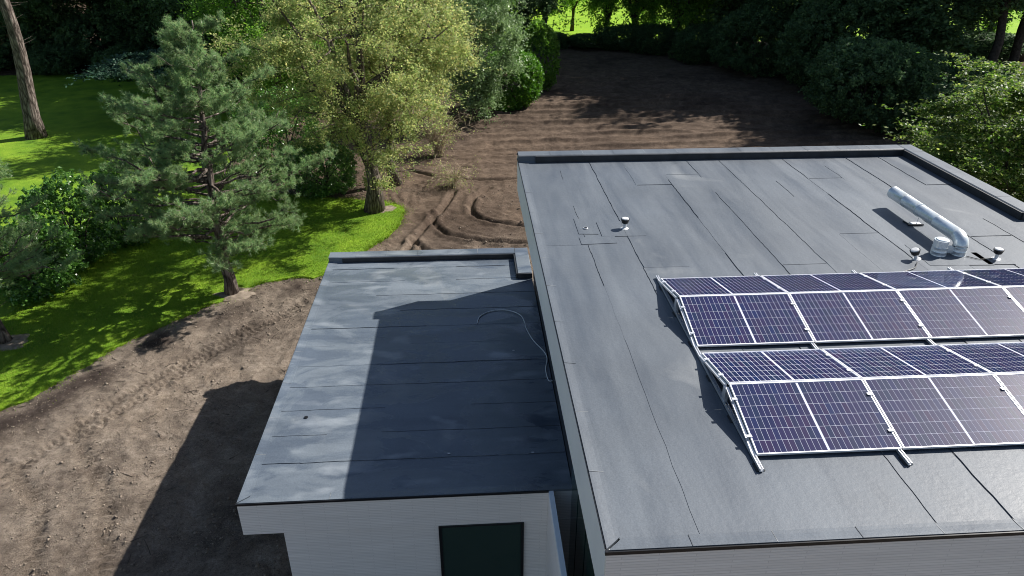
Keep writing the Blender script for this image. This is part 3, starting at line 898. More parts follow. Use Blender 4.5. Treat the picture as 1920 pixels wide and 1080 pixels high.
MB().tube([(0, 0, 0), (0, 0, .02)], [0.06, 0.05], 14).build('ring', M['pale_pipe'], dr)
MB().tube([(0, 0, .02), (0, 0, .024)], [0.04, 0.038], 14).build('hole', M['black'], dr)
dr = empty('roof_drain', (-4.04, 14.07, LFIELD + .014)); tag(dr, 'tiny black drain on the left edge of the annex roof', 'roof drain')
MB().tube([(0, 0, 0), (0, 0, .012)], [0.05, 0.045], 14).build('ring', M['trim'], dr)
MB().tube([(0, 0, .012), (0, 0, .016)], [0.03, 0.03], 14).build('hole', M['black'], dr)

duct = tag(empty('ventilation_duct', (10.6, 13.75, FIELD)), 'silver galvanised duct lying over the roof with elbow and two stubs', 'duct')
def rings(p0, p1, r, step, extra):
    """spiral seams of the duct as raised rings"""
    p0, p1 = np.array(p0, float), np.array(p1, float); L = np.linalg.norm(p1 - p0); n = int(L / step)
    pts, rad = [], []
    for i in range(n + 1):
        t = i / n
        for d, e in ((-.004, 0), (0, extra), (.004, 0)):
            if not -1e-9 <= t + d / L <= 1 + 1e-9: continue
            pts.append(p0 + (p1 - p0) * (t + d / L)); rad.append(r + e)
    return pts, rad
r0 = 0.15
ex, ey, ez = 0.10, 0.0, 0.0
# stub with elbow
p, q = rings((0.06, 0, 0), (0.06, 0, 0.2), 0.152, 0.1, 0.004); MB().tube(p, q, 20).build('stub', M['galv'], duct, smooth=True)
p, q = rings((-0.38, 0.02, 0), (-0.38, 0.02, 0.2), 0.16, 0.1, 0.004); st = MB().tube(p, q, 20).build('stub', M['galv'], duct, smooth=True)
MB().tube([(-0.38, 0.02, 0.2), (-0.38, 0.02, 0.205), (-0.38, 0.02, 0.36), (-0.38, 0.02, 0.362)], [0.13, 0.15, 0.15, 0.12], 22).build('cowl', M['galv'], st)
MB().tube([(-0.38, 0.02, 0.363), (-0.38, 0.02, 0.38)], [0.122, 0.115], 22).build('cowl_lid', M['galv'], st)
MB().box(-0.25, -0.06, -0.03, 0.05, 0.06, 0.2).build('link_box', M['galv'], duct)
el, er = [], []
for k in range(9):
    a = k / 8 * math.pi / 2
    el.append((0.06 + 0.02 * k / 8, 0.22 * (1 - math.cos(a)), 0.2 + 0.17 * math.sin(a))); er.append(r0 + (0.004 if k % 2 == 0 else 0))
MB().tube(el, er, 20).build('elbow', M['galv'], duct, smooth=True)
p, q = rings((0.08, 0.20, 0.37), (0.11, 1.75, 0.37), r0, 0.6, 0.002); MB().tube(p, q, 24).build('pipe', M['galv'], duct, smooth=True)
p, q = rings((0.11, 1.70, 0.37), (0.13, 2.95, 0.37), r0 + .006, 0.6, 0.003); pp = MB().tube(p, q, 24, cap=False).build('outlet_pipe', M['galv'], duct, smooth=True)
MB().tube([(0.109, 1.69, .37), (0.11, 1.74, .37)], r0 + .012, 24).build('joint_band', M['galv'], duct)
stand = tag(empty('duct_stand', (10.68, 15.42, FIELD + .012)), 'small black footed bracket stand carrying the silver duct', 'stand')
MB().tube([(0, 0, .02), (0.02, 0, 0.25)], 0.008, 8).build('rod', M['alu'], stand)
MB().box(-.22, .16, -.05, -.01, 0, .03).build('foot_bar', M['black'], stand)
MB().tube([(-.16, -.06, .015), (-.2, .22, .015)], 0.018, 6).build('foot_bar', M['black'], stand)
MB().box(-.12, .12, -.03, .12, .012, .03).build('plate', M['alu'], stand)

def curve_tube(pts, r, sides=8, sub=6):
    P_ = np.array(pts, float); out = []
    n = len(P_)
    for i in range(n - 1):
        p0, p1, p2, p3 = P_[max(0, i - 1)], P_[i], P_[i + 1], P_[min(n - 1, i + 2)]
        for t in np.linspace(0, 1, sub, endpoint=False):
            out.append(0.5 * ((2 * p1) + (-p0 + p2) * t + (2 * p0 - 5 * p1 + 4 * p2 - p3) * t * t + (-p0 + 3 * p1 - 3 * p2 + p3) * t ** 3))
    out.append(P_[-1])
    return MB().tube(out, r, sides)
zc = LFIELD + .028
co = curve_tube([(0.11, 18.24, zc), (0.2, 18.64, zc), (0.53, 18.95, zc), (1.01, 18.98, zc), (1.39, 18.67, zc), (1.5, 18.19, zc), (1.51, 17.88, zc), (1.66, 17.2, zc), (1.9, 16.6, zc), (1.95, 16.22, zc), (1.86, 15.72, zc), (1.88, 15.23, zc), (1.98, 15.2, zc)], 0.014).build('loose_cable', M['cable'], smooth=True)
tag(co, 'pale cable curling over the shaded annex roof', 'cable')
zz = FIELD + .03
tag(curve_tube([(9.5, 13.35, zz), (9.3, 13.1, zz), (9.0, 12.95, zz), (8.7, 12.8, zz)], 0.010).build('thin_cable', M['black'], smooth=True), 'thin black cable from the tilted vent to the solar panels', 'cable', 'thin roof cables')
tag(curve_tube([(10.75, 13.6, zz), (10.9, 13.45, zz), (11.0, 13.42, zz), (11.25, 13.46, zz)], 0.008).build('thin_cable', M['black'], smooth=True), 'thin black cable between the duct stub and the right vent', 'cable', 'thin roof cables')
for k, (x, y, z, lb) in enumerate(((-0.65, 12.54, LFIELD, 'tiny pale scrap near the front of the annex roof'), (1.21, 12.46, LFIELD, 'tiny white scrap at the right front of the annex roof'), (1.05, 16.7, LFIELD, 'tiny pale scrap beside the cable on the annex roof'), (7.6, 7.0, FIELD, 'tiny white scrap in front of the near solar panels'))):
    s = MB(); s.add([(x, y, z + .02), (x + .06, y + .01, z + .024), (x + .05, y + .04, z + .02), (x - .01, y + .03, z + .03)], [(0, 1, 2, 3)])
    s.add([(x, y, z + .014), (x + .06, y + .01, z + .018), (x + .05, y + .04, z + .014), (x - .01, y + .03, z + .024)], [(3, 2, 1, 0)])
    tag(s.build('scrap', M['pale_pipe']), lb, 'scrap')

# ------------------------------------------------------------------ vegetation
def unit(v): return v / (np.linalg.norm(v, axis=-1, keepdims=True) + 1e-9)
def leaf_mesh(name, Pts, rng, size, up=0.5, aspect=0.55, dirs=None):
    n = len(Pts)
    nrm = unit(rng.randn(n, 3) + np.array([0, 0, up * 2.2]))
    t = rng.randn(n, 3) if dirs is None else dirs + rng.randn(n, 3) * 0.5
    U = unit(t - nrm * np.sum(t * nrm, 1)[:, None]); W = np.cross(nrm, U)
    s = size * rng.uniform(0.6, 1.4, n)[:, None]
    V, F = quads_from(np.asarray(Pts), U * s * 0.5, W * s * 0.5 * aspect)
    return mesh(name, V, F)
def bez(a, c, b, k):
    t = np.linspace(0, 1, k)[:, None]
    return (1 - t) ** 2 * a + 2 * t * (1 - t) * c + t * t * b

def make_tree(rng, h, cr, cz0, tr, nlimb=9, nsec=110, top=None, squash=1.0, lean=(0, 0), stems=1, leafn=60000, sig=0.38, flat=1.0, shell=0.55, trunk_top=0.9, fork=0.25, offset=(0, 0)):
    """trunk and limb tubes reaching targets spread through an egg-shaped crown; returns trunk mesh data, leaf points, leaf dirs"""
    mb = MB()
    cz = (cz0 + h) / 2; hz = (h - cz0) / 2
    samples = []
    stems_p = []
    for s in range(stems):
        a = rng.uniform(0, 6.28)
        off = np.array([math.cos(a), math.sin(a), 0]) * (tr * 1.2 if stems > 1 else 0)
        topp = np.array([lean[0] + math.cos(a) * cr * 0.3 * (stems > 1), lean[1] + math.sin(a) * cr * 0.3 * (stems > 1), h * trunk_top])
        k = 9
        pts = bez(off, off * 1.5 + np.array([lean[0] * .2, lean[1] * .2, h * .45]), topp, k)
        pts[1:-1, :2] += rng.randn(k - 2, 2) * tr * 0.35
        rad = tr * (1 - 0.86 * np.linspace(0, 1, k) ** 0.8); rad[0] *= 1.35
        mb.tube(pts, rad, 9)
        stems_p.append((pts, rad))
        for p, r in zip(pts, rad):
            if p[2] > cz0 * 0.6: samples.append((p, r))
    for l in range(nlimb):
        pts, rad = stems_p[l % stems]
        t = rng.uniform(fork, 0.9)
        i = t * (len(pts) - 1); i0 = int(i)
        st = pts[i0] + (pts[min(i0 + 1, len(pts) - 1)] - pts[i0]) * (i - i0)
        az = l * 2.399 + rng.uniform(-.4, .4)
        zt = cz + hz * rng.uniform(-0.35, 0.85)
        rr = cr * math.sqrt(max(0.05, 1 - ((zt - cz) / hz) ** 2)) * rng.uniform(0.6, 0.9)
        end = np.array([offset[0] + lean[0] * .6 + math.cos(az) * rr, offset[1] + lean[1] * .6 + math.sin(az) * rr, zt])
        c = (st + end) / 2 + np.array([0, 0, 0.12 * h * rng.uniform(0.1, 1)])
        k = 8
        b = bez(st, c, end, k); b[1:-1] += rng.randn(k - 2, 3) * 0.04 * cr * 0.5
        rl = rad[i0] * 0.6 * (1 - 0.85 * np.linspace(0, 1, k))
        mb.tube(b, rl, 6, False)
        for p, r in zip(b[2:], rl[2:]): samples.append((p, r))
    SP = np.array([s[0] for s in samples]); SR = np.array([s[1] for s in samples])
    pts_all, dir_all = [], []
    per = leafn // nsec
    for s in range(nsec):
        d = unit(rng.randn(3)); rad = rng.uniform(shell, 1.0) ** 0.6
        T = np.array([offset[0] + lean[0] * .6, offset[1] + lean[1] * .6, cz]) + d * rad * np.array([cr, cr, hz]) * (1 + 0.16 * rng.randn())
        if T[2] < cz0 * 0.8: T[2] = cz0 * 0.8 + rng.rand() * .3
        w = np.linalg.norm(SP - T, axis=1) + 0.5 * np.maximum(0, SP[:, 2] - T[2])
        j = int(np.argmin(w))
        a = SP[j]; c = (a + T) / 2 + np.array([0, 0, 0.1 * np.linalg.norm(T - a)])
        b = bez(a, c, T, 6)
        b[1:-1] += rng.randn(4, 3) * 0.05 * np.linalg.norm(T - a)
        mb.tube(b, min(SR[j] * 0.7, 0.06 * tr + 0.022) * (1 - 0.8 * np.linspace(0, 1, 6)), 4, False)
        n = int(per * rng.uniform(0.35, 1.6))
        t = rng.beta(2.2, 1.0, n)
        # little twigs off the branch carry the leaves
        ntw = max(3, n // 14)
        tw_t = rng.beta(2.0, 1.0, ntw); base = b[0] + (b[-1] - b[0]) * tw_t[:, None] + (c - (a + T) / 2) * (2 * tw_t * (1 - tw_t))[:, None]
        tw_d = rng.randn(ntw, 3) * sig * 1.5 * np.array([1, 1, 0.75 * flat])
        w = rng.randint(0, ntw, n); u = rng.rand(n)[:, None]
        q = base[w] + tw_d[w] * u + rng.randn(n, 3) * sig * 0.22 * np.array([1, 1, flat])
        pts_all.append(q); dir_all.append(tw_d[w])
    return mb, np.concatenate(pts_all), np.concatenate(dir_all)

def tree(name, label, cat, loc, seed, leaf, bark, leafsize=0.12, up=0.5, group=None, rotz=0, aspect=0.55, **kw):
    rng = np.random.RandomState(seed)
    mb, L, D = make_tree(rng, **kw)
    o = empty(name, loc, (0, 0, rotz)); tag(o, label, cat, group)
    mb.build('trunk', M[bark], o, smooth=True)
    L[:, 2] = np.maximum(L[:, 2], 0.05)
    link('crown', leaf_mesh('crown', L, rng, leafsize, up, aspect, D), M[leaf], o)
    return o
def dup(o, loc, rotz, scale, label):
    r = o.copy(); C.objects.link(r); r.location = loc; r.rotation_euler = (0, 0, rotz); r.scale = scale if not np.isscalar(scale) else (scale,) * 3
    r['label'] = label
    for ch in o.children:
        c = ch.copy(); C.objects.link(c); c.parent = r
    return r

def shrub(name, label, cat, loc, seed, leaf, r, h, n=22000, leafsize=0.12, up=0.45, group=None, lumps=9, dense=0.35, stems=7, shape=1.0, ry=None, noise_a=0.18, bark='bark_dark', aspect=0.55):
    """dense leafy bush: leaves on short twigs over a lumpy shell, stems inside"""
    rng = np.random.RandomState(seed)
    o = empty(name, loc); tag(o, label, cat, group)
    ry = ry or r
    c = np.array([0, 0, h * 0.5])
    LC = unit(rng.randn(lumps, 3))
    nt = max(40, n // 22)
    d = unit(rng.randn(nt, 3))
    rad = np.ones(nt)
    for l in LC:
        rad += noise_a * np.exp(-((1 - d @ l) / 0.14)) * 1.2
    rad -= noise_a * 0.6
    rad *= rng.uniform(dense, 1, nt) ** 0.4
    e = 2.0 / shape
    ez = np.sign(d[:, 2]) * np.abs(d[:, 2]) ** (0.75)
    base = c + np.stack([d[:, 0] * r, d[:, 1] * ry, ez * h * 0.5], 1) * rad[:, None]
    base[:, 2] = np.clip(base[:, 2], 0.05, None)
    tw = unit(base - c + rng.randn(nt, 3) * 0.5 * r) * rng.uniform(0.15, 0.5, (nt, 1)) * min(r, 1.6) * 0.42
    w = rng.randint(0, nt, n); u = rng.rand(n)[:, None]
    L = base[w] + tw[w] * u + rng.randn(n, 3) * 0.045 * max(1.0, r * 0.6)
    L[:, 2] = np.maximum(L[:, 2], 0.04)
    mb = MB()
    for s in range(stems):
        j = rng.randint(nt); T = base[j]; a = np.array([rng.randn() * r * .12, rng.randn() * ry * .12, 0])
        mb.tube(bez(a, np.array([T[0] * .3, T[1] * .3, T[2] * .6]), T * 0.95, 6), (0.03 + 0.02 * r) * (1 - 0.8 * np.linspace(0, 1, 6)), 5, False)
    mb.build('stems', M[bark], o, smooth=True)
    link('foliage', leaf_mesh('foliage', L, rng, leafsize, up, aspect, tw[w]), M[leaf], o)
    return o

# --- pines
def pine(label, loc, seed, h, trunk, tr, cz0, prof, nwhorl, per, group=None, needles=46, dead=6, nl=0.15, crown_dx=None, upsweep=0.35):
    """trunk: list of (dx, dy, z); prof(t) -> crown radius at crown fraction t"""
    rng = np.random.RandomState(seed)
    o = empty('pine_tree', loc); tag(o, label, 'pine tree', group)
    T = np.array(trunk, float)
    zs = np.linspace(0, h, 15)
    ax = np.stack([np.interp(zs, T[:, 2], T[:, 0]), np.interp(zs, T[:, 2], T[:, 1]), zs], 1)
    ax[1:-1, :2] += rng.randn(13, 2) * tr * 0.12
    rad = tr * (1 - 0.9 * (zs / h) ** 0.85); rad[0] *= 1.25
    mb = MB().tube(ax, rad, 12)
    at = lambda z: np.array([np.interp(z, zs, ax[:, 0]), np.interp(z, zs, ax[:, 1]), z])
    shoots, sdir = [], []
    for k in range(nwhorl):
        t = (k + rng.uniform(-.3, .3)) / nwhorl; t = min(max(t, 0), 0.985)
        z = cz0 + (h - cz0) * t
        for j in range(max(2, int(per * (1 - 0.45 * t) + rng.uniform(-1, 1)))):
            az = rng.uniform(0, 6.28); L = prof(t) * rng.uniform(0.45, 1.12)
            if L < 0.12: continue
            a = at(z + rng.uniform(-.1, .1)); dirh = np.array([math.cos(az), math.sin(az), 0])
            dz = L * (rng.uniform(-0.12, 0.22) + upsweep * t * 1.2)
            end = a + dirh * L + np.array([0, 0, dz + 0.10 * L])
            b = bez(a, a + dirh * L * 0.55 + np.array([0, 0, dz * 0.2]), end, 7)
            b[1:-1] += rng.randn(5, 3) * 0.03 * L
            mb.tube(b, max(0.012, 0.018 * L + 0.006) * (1 - 0.8 * np.linspace(0, 1, 7)), 5, False)
            # side branchlets
            nb = int(3 + L * 3.6)
            for s in range(nb):
                u = rng.uniform(0.32, 1.0); i = u * 6; i0 = min(5, int(i)); p = b[i0] + (b[i0 + 1] - b[i0]) * (i - i0)
                side = np.array([-dirh[1], dirh[0], 0]) * rng.choice([-1, 1])
                bl = L * 0.32 * rng.uniform(0.4, 1.1) * (1.15 - u * 0.6)
                q = p + (dirh * 0.7 + side * rng.uniform(0.2, 1.0)) * bl + np.array([0, 0, bl * rng.uniform(0.05, 0.6)])
                mb.tube([p, (p + q) / 2 + rng.randn(3) * .03, q], [0.012, 0.009, 0.005], 3, False)
                ns = rng.randint(4, 8)
                for e in range(ns):
                    v = rng.uniform(0.25, 1.0)
                    pp = p + (q - p) * v + rng.randn(3) * 0.07
                    shoots.append(pp); sdir.append(unit((q - p) / (np.linalg.norm(q - p) + 1e-6) + np.array([0, 0, 0.55]) + rng.randn(3) * 0.45))
    for k in range(dead):
        z = rng.uniform(cz0 * 0.45, cz0 * 1.1); az = rng.uniform(0, 6.28); a = at(z); L = rng.uniform(0.4, 1.5)
        e = a + np.array([math.cos(az) * L, math.sin(az) * L, rng.uniform(-.1, .35) * L])
        mb.tube(bez(a, (a + e) / 2 + np.array([0, 0, -.08]), e, 5), 0.022 * (1 - 0.8 * np.linspace(0, 1, 5)), 4, False)
    mb.build('trunk', M['bark_pine'], o, smooth=True)
    S = np.array(shoots); D = np.array(sdir); n = len(S)
    sl = rng.uniform(0.10, 0.22, n)
    idx = np.repeat(np.arange(n), needles)
    u = rng.rand(len(idx))
    base = S[idx] + D[idx] * (sl[idx] * u)[:, None]
    nd = unit(D[idx] * 0.75 + unit(rng.randn(len(idx), 3)))
    ln = nl * rng.uniform(0.7, 1.25, len(idx))[:, None]
    wv = unit(np.cross(nd, rng.randn(len(idx), 3))) * 0.0065
    V = np.stack([base - wv, base + wv, base + nd * ln], 1).reshape(-1, 3)
    link('crown', mesh('crown', V, np.arange(len(V)).reshape(-1, 3)), M['needle'], o)
    return o
pine('bushy green pine with pale trunk standing at the lawn edge beside the annex', (-10.4, 28.25, 0), 11, 11.2,
     [(0, 0, 0), (-0.03, 0, 2.3), (0.1, 0.0, 6.4), (0.54, 0, 11.2)], 0.27, 2.3,
     lambda t: 4.0 * (0.66 + 1.36 * t if t < 0.25 else 1.0) * (1 - max(0, t - 0.25) / 0.75) ** 0.95 + 0.40, 27, 7.3, needles=50, dead=12)
pine('pine at the left picture edge with two bare lower stems', (-17.95, 24.7, 0), 12, 9.5,
     [(0, 0, 0), (-0.25, 0.1, 2), (-1.2, 0.3, 9.5)], 0.24, 2.6, lambda t: 2.9 * (1 - t) ** 0.6 + 0.3, 16, 6, needles=30, dead=8)
pine('huge leaning pine trunk with rough pale bark at the far left of the lawn', (-31.7, 54.2, 0), 13, 22,
     [(0, 0, 0), (0.16, 0, 2), (0.68, 0, 8.5), (1.3, 0, 22)], 0.60, 12.0, lambda t: 5.0 * (1 - t) ** 0.5 + 0.6, 16, 6, needles=16, nl=0.3, dead=26)

# --- the olive yellow trees in the middle
tree('broadleaf_tree', 'large loose olive yellow tree with dark forked trunk at the lawn edge', 'tree', (-5.3, 37.8, 0), 21, 'olive', 'bark', 0.11, 0.4,
     h=14.0, cr=5.7, cz0=1.9, tr=0.46, nlimb=18, nsec=210, leafn=105000, sig=0.34, stems=1, fork=0.10, shell=0.3, offset=(-0.4, 0))
tree('broadleaf_tree', 'olive yellow tree behind with pale trunk standing in brown litter', 'tree', (-4.5, 42.2, 0), 22, 'olive', 'bark', 0.13, 0.4,
     h=15.0, cr=5.5, cz0=3.2, tr=0.32, nlimb=11, nsec=170, leafn=80000, sig=0.45, fork=0.2, shell=0.4)
tree('broadleaf_tree', 'silvery grey green tree between the olive trees and the clipped dome', 'tree', (0.6, 57.5, 0), 23, 'silver', 'bark', 0.17, 0.4,
     h=11.5, cr=3.9, cz0=0.6, tr=0.22, nlimb=9, nsec=150, leafn=62000, sig=0.45, fork=0.1, shell=0.45)
shrub('clipped_bush', 'rounded bright green clipped bush at the edge of the brown soil', 'bush', (3.9, 61.8, 0), 31, 'dome', 2.55, 4.7, 46000, 0.15, 0.4, lumps=9, dense=0.6, noise_a=0.12)
shrub('hedge_bush', 'tall narrow dark hedge bush just behind the clipped dome', 'bush', (6.7, 67.5, 0), 32, 'green', 1.7, 6.0, 26000, 0.17, 0.4, lumps=8, dense=0.6, noise_a=0.12)
shrub('understory_shrub', 'dark green shrub under the olive trees, left of the forked trunk', 'shrub', (-8.6, 41.5, 0), 33, 'laurel', 2.1, 2.9, 24000, 0.12, group='shrubs under the olive trees')
shrub('understory_shrub', 'green shrub rising behind the pine crown beside the olive trees', 'shrub', (-11.6, 45.5, 0), 34, 'laurel', 2.6, 5.2, 26000, 0.13, group='shrubs under the olive trees')

# dry twiggy shrub
def twiggy(label, loc, seed, h, r, n):
    rng = np.random.RandomState(seed)
    o = empty('dry_shrub', loc); tag(o, label, 'shrub')
    mb = MB(); L = []
    for k in range(n):
        az = rng.uniform(0, 6.28); rr = r * rng.uniform(.3, 1); z = h * rng.uniform(.4, 1)
        e = np.array([math.cos(az) * rr, math.sin(az) * rr, z]); a = np.array([rng.randn() * .15, rng.randn() * .15, 0])
        b = bez(a, np.array([e[0] * .3, e[1] * .3, z * .85]), e, 7)
        mb.tube(b, 0.022 * (1 - .8 * np.linspace(0, 1, 7)), 4, False)
        for s in range(9):
            i = rng.randint(2, 7); q = b[i] + rng.randn(3) * np.array([.45, .45, .3]); q[2] = max(.05, q[2] - .15)
            mb.tube([b[i], (b[i] + q) / 2 + np.array([0, 0, .06]), q], [.010, .008, .004], 3, False)
            if rng.rand() < .5: L.append(q + rng.randn(3) * .08)
    mb.build('twigs', M['twig'], o)
    L = np.repeat(np.array(L), 6, 0) + rng.randn(len(L) * 6, 3) * .12
    link('foliage', leaf_mesh('foliage', L, rng, 0.09), M['olive'], o)
twiggy('bare straw coloured twiggy shrub at the edge of the dug field', (-2.0, 48.0, 0), 41, 3.4, 2.3, 70)
twiggy('low straw coloured twigs on the soil right of the olive trees', (-0.9, 41.6, 0), 42, 1.5, 1.6, 26)

# --- laurel shrubs on the left lawn
shrub('laurel_shrub', 'glossy laurel shrub on the lawn, nearest to the left pine', 'shrub', (-18.7, 28.9, 0), 51, 'laurel', 1.7, 3.3, 17000, 0.15, group='laurel shrubs on the left lawn', ry=1.5)
shrub('laurel_shrub', 'tall glossy laurel shrub on the lawn, middle of the left clump', 'shrub', (-18.3, 31.6, 0), 52, 'laurel', 1.5, 4.1, 17000, 0.15, group='laurel shrubs on the left lawn', ry=1.6)
shrub('laurel_shrub', 'dark laurel shrub at the back of the left clump behind the pine', 'shrub', (-17.2, 34.3, 0), 53, 'laurel', 1.5, 3.6, 15000, 0.15, group='laurel shrubs on the left lawn', ry=1.5)
# --- blue-green spreading yew on the far lawn
tree('spreading_yew', 'low blue green flat topped yew on a dark stem on the far lawn', 'yew', (-24.6, 59.8, 0), 61, 'yew', 'bark_dark', 0.2, 0.8,
     h=5.0, cr=4.3, cz0=2.9, tr=0.28, nlimb=12, nsec=110, leafn=42000, sig=0.5, flat=0.35, shell=0.3, fork=0.4)

# --- hornbeam on the right behind the roof
tree('hornbeam', 'hornbeam with layered yellow green sprays behind the right roof corner', 'tree', (24.3, 29.0, 0), 71, 'spray', 'bark_dark', 0.15, 0.9,
     h=8.9, cr=5.0, cz0=2.0, tr=0.24, nlimb=14, nsec=230, leafn=90000, sig=0.5, flat=0.16, shell=0.35, fork=0.15)
tree('hornbeam', 'second hornbeam further right, dark and layered, behind the first', 'tree', (31.0, 35.0, 0), 72, 'spray', 'bark_dark', 0.16, 0.9,
     h=8.6, cr=5.0, cz0=1.6, tr=0.26, nlimb=12, nsec=170, leafn=60000, sig=0.5, flat=0.2, shell=0.35, fork=0.15)

# --- dark bushes right of the dug field
gk = 'dark bushes along the right of the dug field'
k0 = shrub('dark_bush', 'broad dark bush at the right field edge, nearest to the roof', 'bush', (31.5, 55.0, 0), 81, 'dark', 4.6, 6.0, 52000, 0.24, group=gk, noise_a=0.22)
k1 = shrub('dark_bush', 'tall dark bush at the right field edge, behind the nearest one', 'bush', (33.5, 65.5, 0), 82, 'dark', 5.0, 9.0, 52000, 0.26, group=gk, noise_a=0.25)
dup(k0, (38.5, 58.5, 0), 1.9, (1.0, 1.0, 0.7), 'dark bush behind the hornbeam tip on the right')
dup(k1, (31.0, 76.0, 0), 2.6, (0.85, 0.85, 0.8), 'dark bush at the far right corner of the dug field')
dup(k1, (44.5, 68.0, 0), 4.1, (1.05, 1.05, 0.36), 'dark bush mass under the right tree trunks')
dup(k0, (44.0, 79.0, 0), 0.7, (1.1, 1.1, 0.42), 'low dark bush below the bright meadow gap on the right')
dup(k0, (26.5, 82.0, 0), 3.7, (0.8, 0.7, 0.6), 'low dark bush at the back edge of the field')
for (x, y, rz, sc, lb) in ((10.5, 93.0, 0.3, (.55, .5, .28), 'low undergrowth at the back field edge, leftmost clump'), (14.5, 92.0, 1.7, (.6, .5, .26), 'low undergrowth at the back field edge below the meadow gap'),
                       (19.0, 90.0, 2.9, (.7, .6, .45), 'low undergrowth at the back field edge, third clump from left'), (22.8, 88.0, 4.4, (.65, .6, .5), 'low undergrowth at the back field edge, fourth clump from left')):
    dup(k0, (x, y, 0), rz, sc, lb)
dup(k0, (35.5, 46.5, 0), 2.4, (0.9, 0.9, 0.75), 'dark bush in deep shade between hornbeam and field')

# --- trees along the back of the field
gb = 'trees along the back of the dug field'
b0 = tree('broadleaf_tree', 'slender back tree with thin trunk left of the bright meadow gap', 'tree', (10.3, 96.0, 0), 91, 'green', 'bark_dark', 0.30, 0.4, gb,
          h=19, cr=4.2, cz0=2.2, tr=0.26, nlimb=10, nsec=120, leafn=26000, sig=0.75, shell=0.3, fork=0.1)
b1 = tree('broadleaf_tree', 'leafy back tree just right of the bright meadow gap', 'tree', (21.0, 92.5, 0), 92, 'green', 'bark_dark', 0.30, 0.4, gb,
          h=21, cr=5.2, cz0=1.4, tr=0.34, nlimb=12, nsec=140, leafn=36000, sig=0.75, shell=0.3, fork=0.08)
b2 = tree('broadleaf_tree', 'dark leafy back tree above the field centre', 'tree', (28.5, 93.5, 0), 93, 'dark', 'bark_dark', 0.40, 0.4, gb,
          h=22, cr=6.0, cz0=1.0, tr=0.4, nlimb=12, nsec=170, leafn=60000, sig=0.8, shell=0.3, fork=0.08)
dup(b1, (35.5, 92.0, 0), 2.1, 1.05, 'leafy back tree right of the field centre')
dup(b2, (42.5, 90.0, 0), 1.2, 1.1, 'dark back tree above the dark bushes on the right')
dup(b1, (17.8, 95.5, 0), 3.3, (0.9, 0.9, 1.0), 'leafy back tree at the right edge of the meadow gap')
dup(b1, (31.5, 97.0, 0), 1.0, (1.0, 1.0, 1.0), 'leafy back tree between the dark ones, right of centre')
dup(b0, (15.0, 106.0, 0), 2.7, 0.9, 'thin far tree glimpsed beside the meadow gap')
dup(b1, (24.5, 99.0, 0), 4.4, 0.9, 'far leafy tree behind the back row')
dup(b2, (5.5, 84.0, 0), 5.0, (0.8, 0.8, 0.75), 'dark tree rising behind the tall narrow hedge bush')
dup(b2, (31.5, 83.0, 0), 0.4, (1.35, 1.35, 1.35), 'dark back tree at the far right corner of the field')
dup(b2, (36.5, 73.0, 0), 2.0, (1.2, 1.2, 1.15), 'tall dark tree above the bushes, middle of the right field edge')
dup(b2, (39.5, 64.5, 0), 3.1, (1.0, 1.0, 0.78), 'tall dark tree above the bushes, nearest on the right field edge')
dup(b1, (25.0, 88.0, 0), 5.9, (1.0, 1.0, 1.05), 'leafy back tree above the dark undergrowth, centre of the back row')
# right: big trunks with the meadow shining between them
gr = 'tall trunks on the right against the meadow'
c0 = tree('woodland_tree', 'tall dark trunk leftmost of those before the right meadow', 'tree', (54.0, 88.0, 0), 101, 'dark', 'bark_dark', 0.34, 0.4, gr,
          h=23, cr=6.0, cz0=7.5, tr=0.5, nlimb=12, nsec=120, leafn=36000, sig=0.85, shell=0.3, fork=0.35)
dup(c0, (59.5, 86.0, 0), 1.4, 1.0, 'tall dark trunk second from left before the right meadow')
dup(c0, (62.0, 80.0, 0), 2.9, 1.05, 'tall dark trunk third from left before the right meadow')
dup(c0, (66.0, 77.0, 0), 4.0, 1.1, 'tall dark trunk at the right picture edge before the meadow')
dup(c0, (56.0, 66.0, 0), 5.2, 0.95, 'tall dark tree nearest on the right above the hornbeam')
dup(c0, (44.5, 60.5, 0), 1.0, 1.0, 'tall dark tree right behind the nearest dark bush')
dup(c0, (51.0, 66.5, 0), 2.2, 1.0, 'tall dark tree between the right trunks and the hornbeam')
dup(b1, (57.5, 95.0, 0), 2.2, (1.0, 1.0, 0.9), 'leafy tree at the edge of the right meadow')
dup(b1, (66.5, 92.0, 0), 0.9, (1.1, 1.1, 1.0), 'leafy tree at the right end of the meadow edge')
dup(k0, (51.0, 83.0, 0), 2.0, (1.0, .8, .40), 'low bush at the foot of the right trunks, left')
dup(k0, (58.5, 81.0, 0), 3.4, (1.0, .8, .45), 'low bush at the foot of the right trunks, right')
dup(c0, (48.0, 74.0, 0), 3.9, 1.0, 'tall dark trunk behind the low bushes right of the field')
dup(c0, (50.0, 98.0, 0), 0.6, 0.95, 'far dark trunk against the bright right meadow')

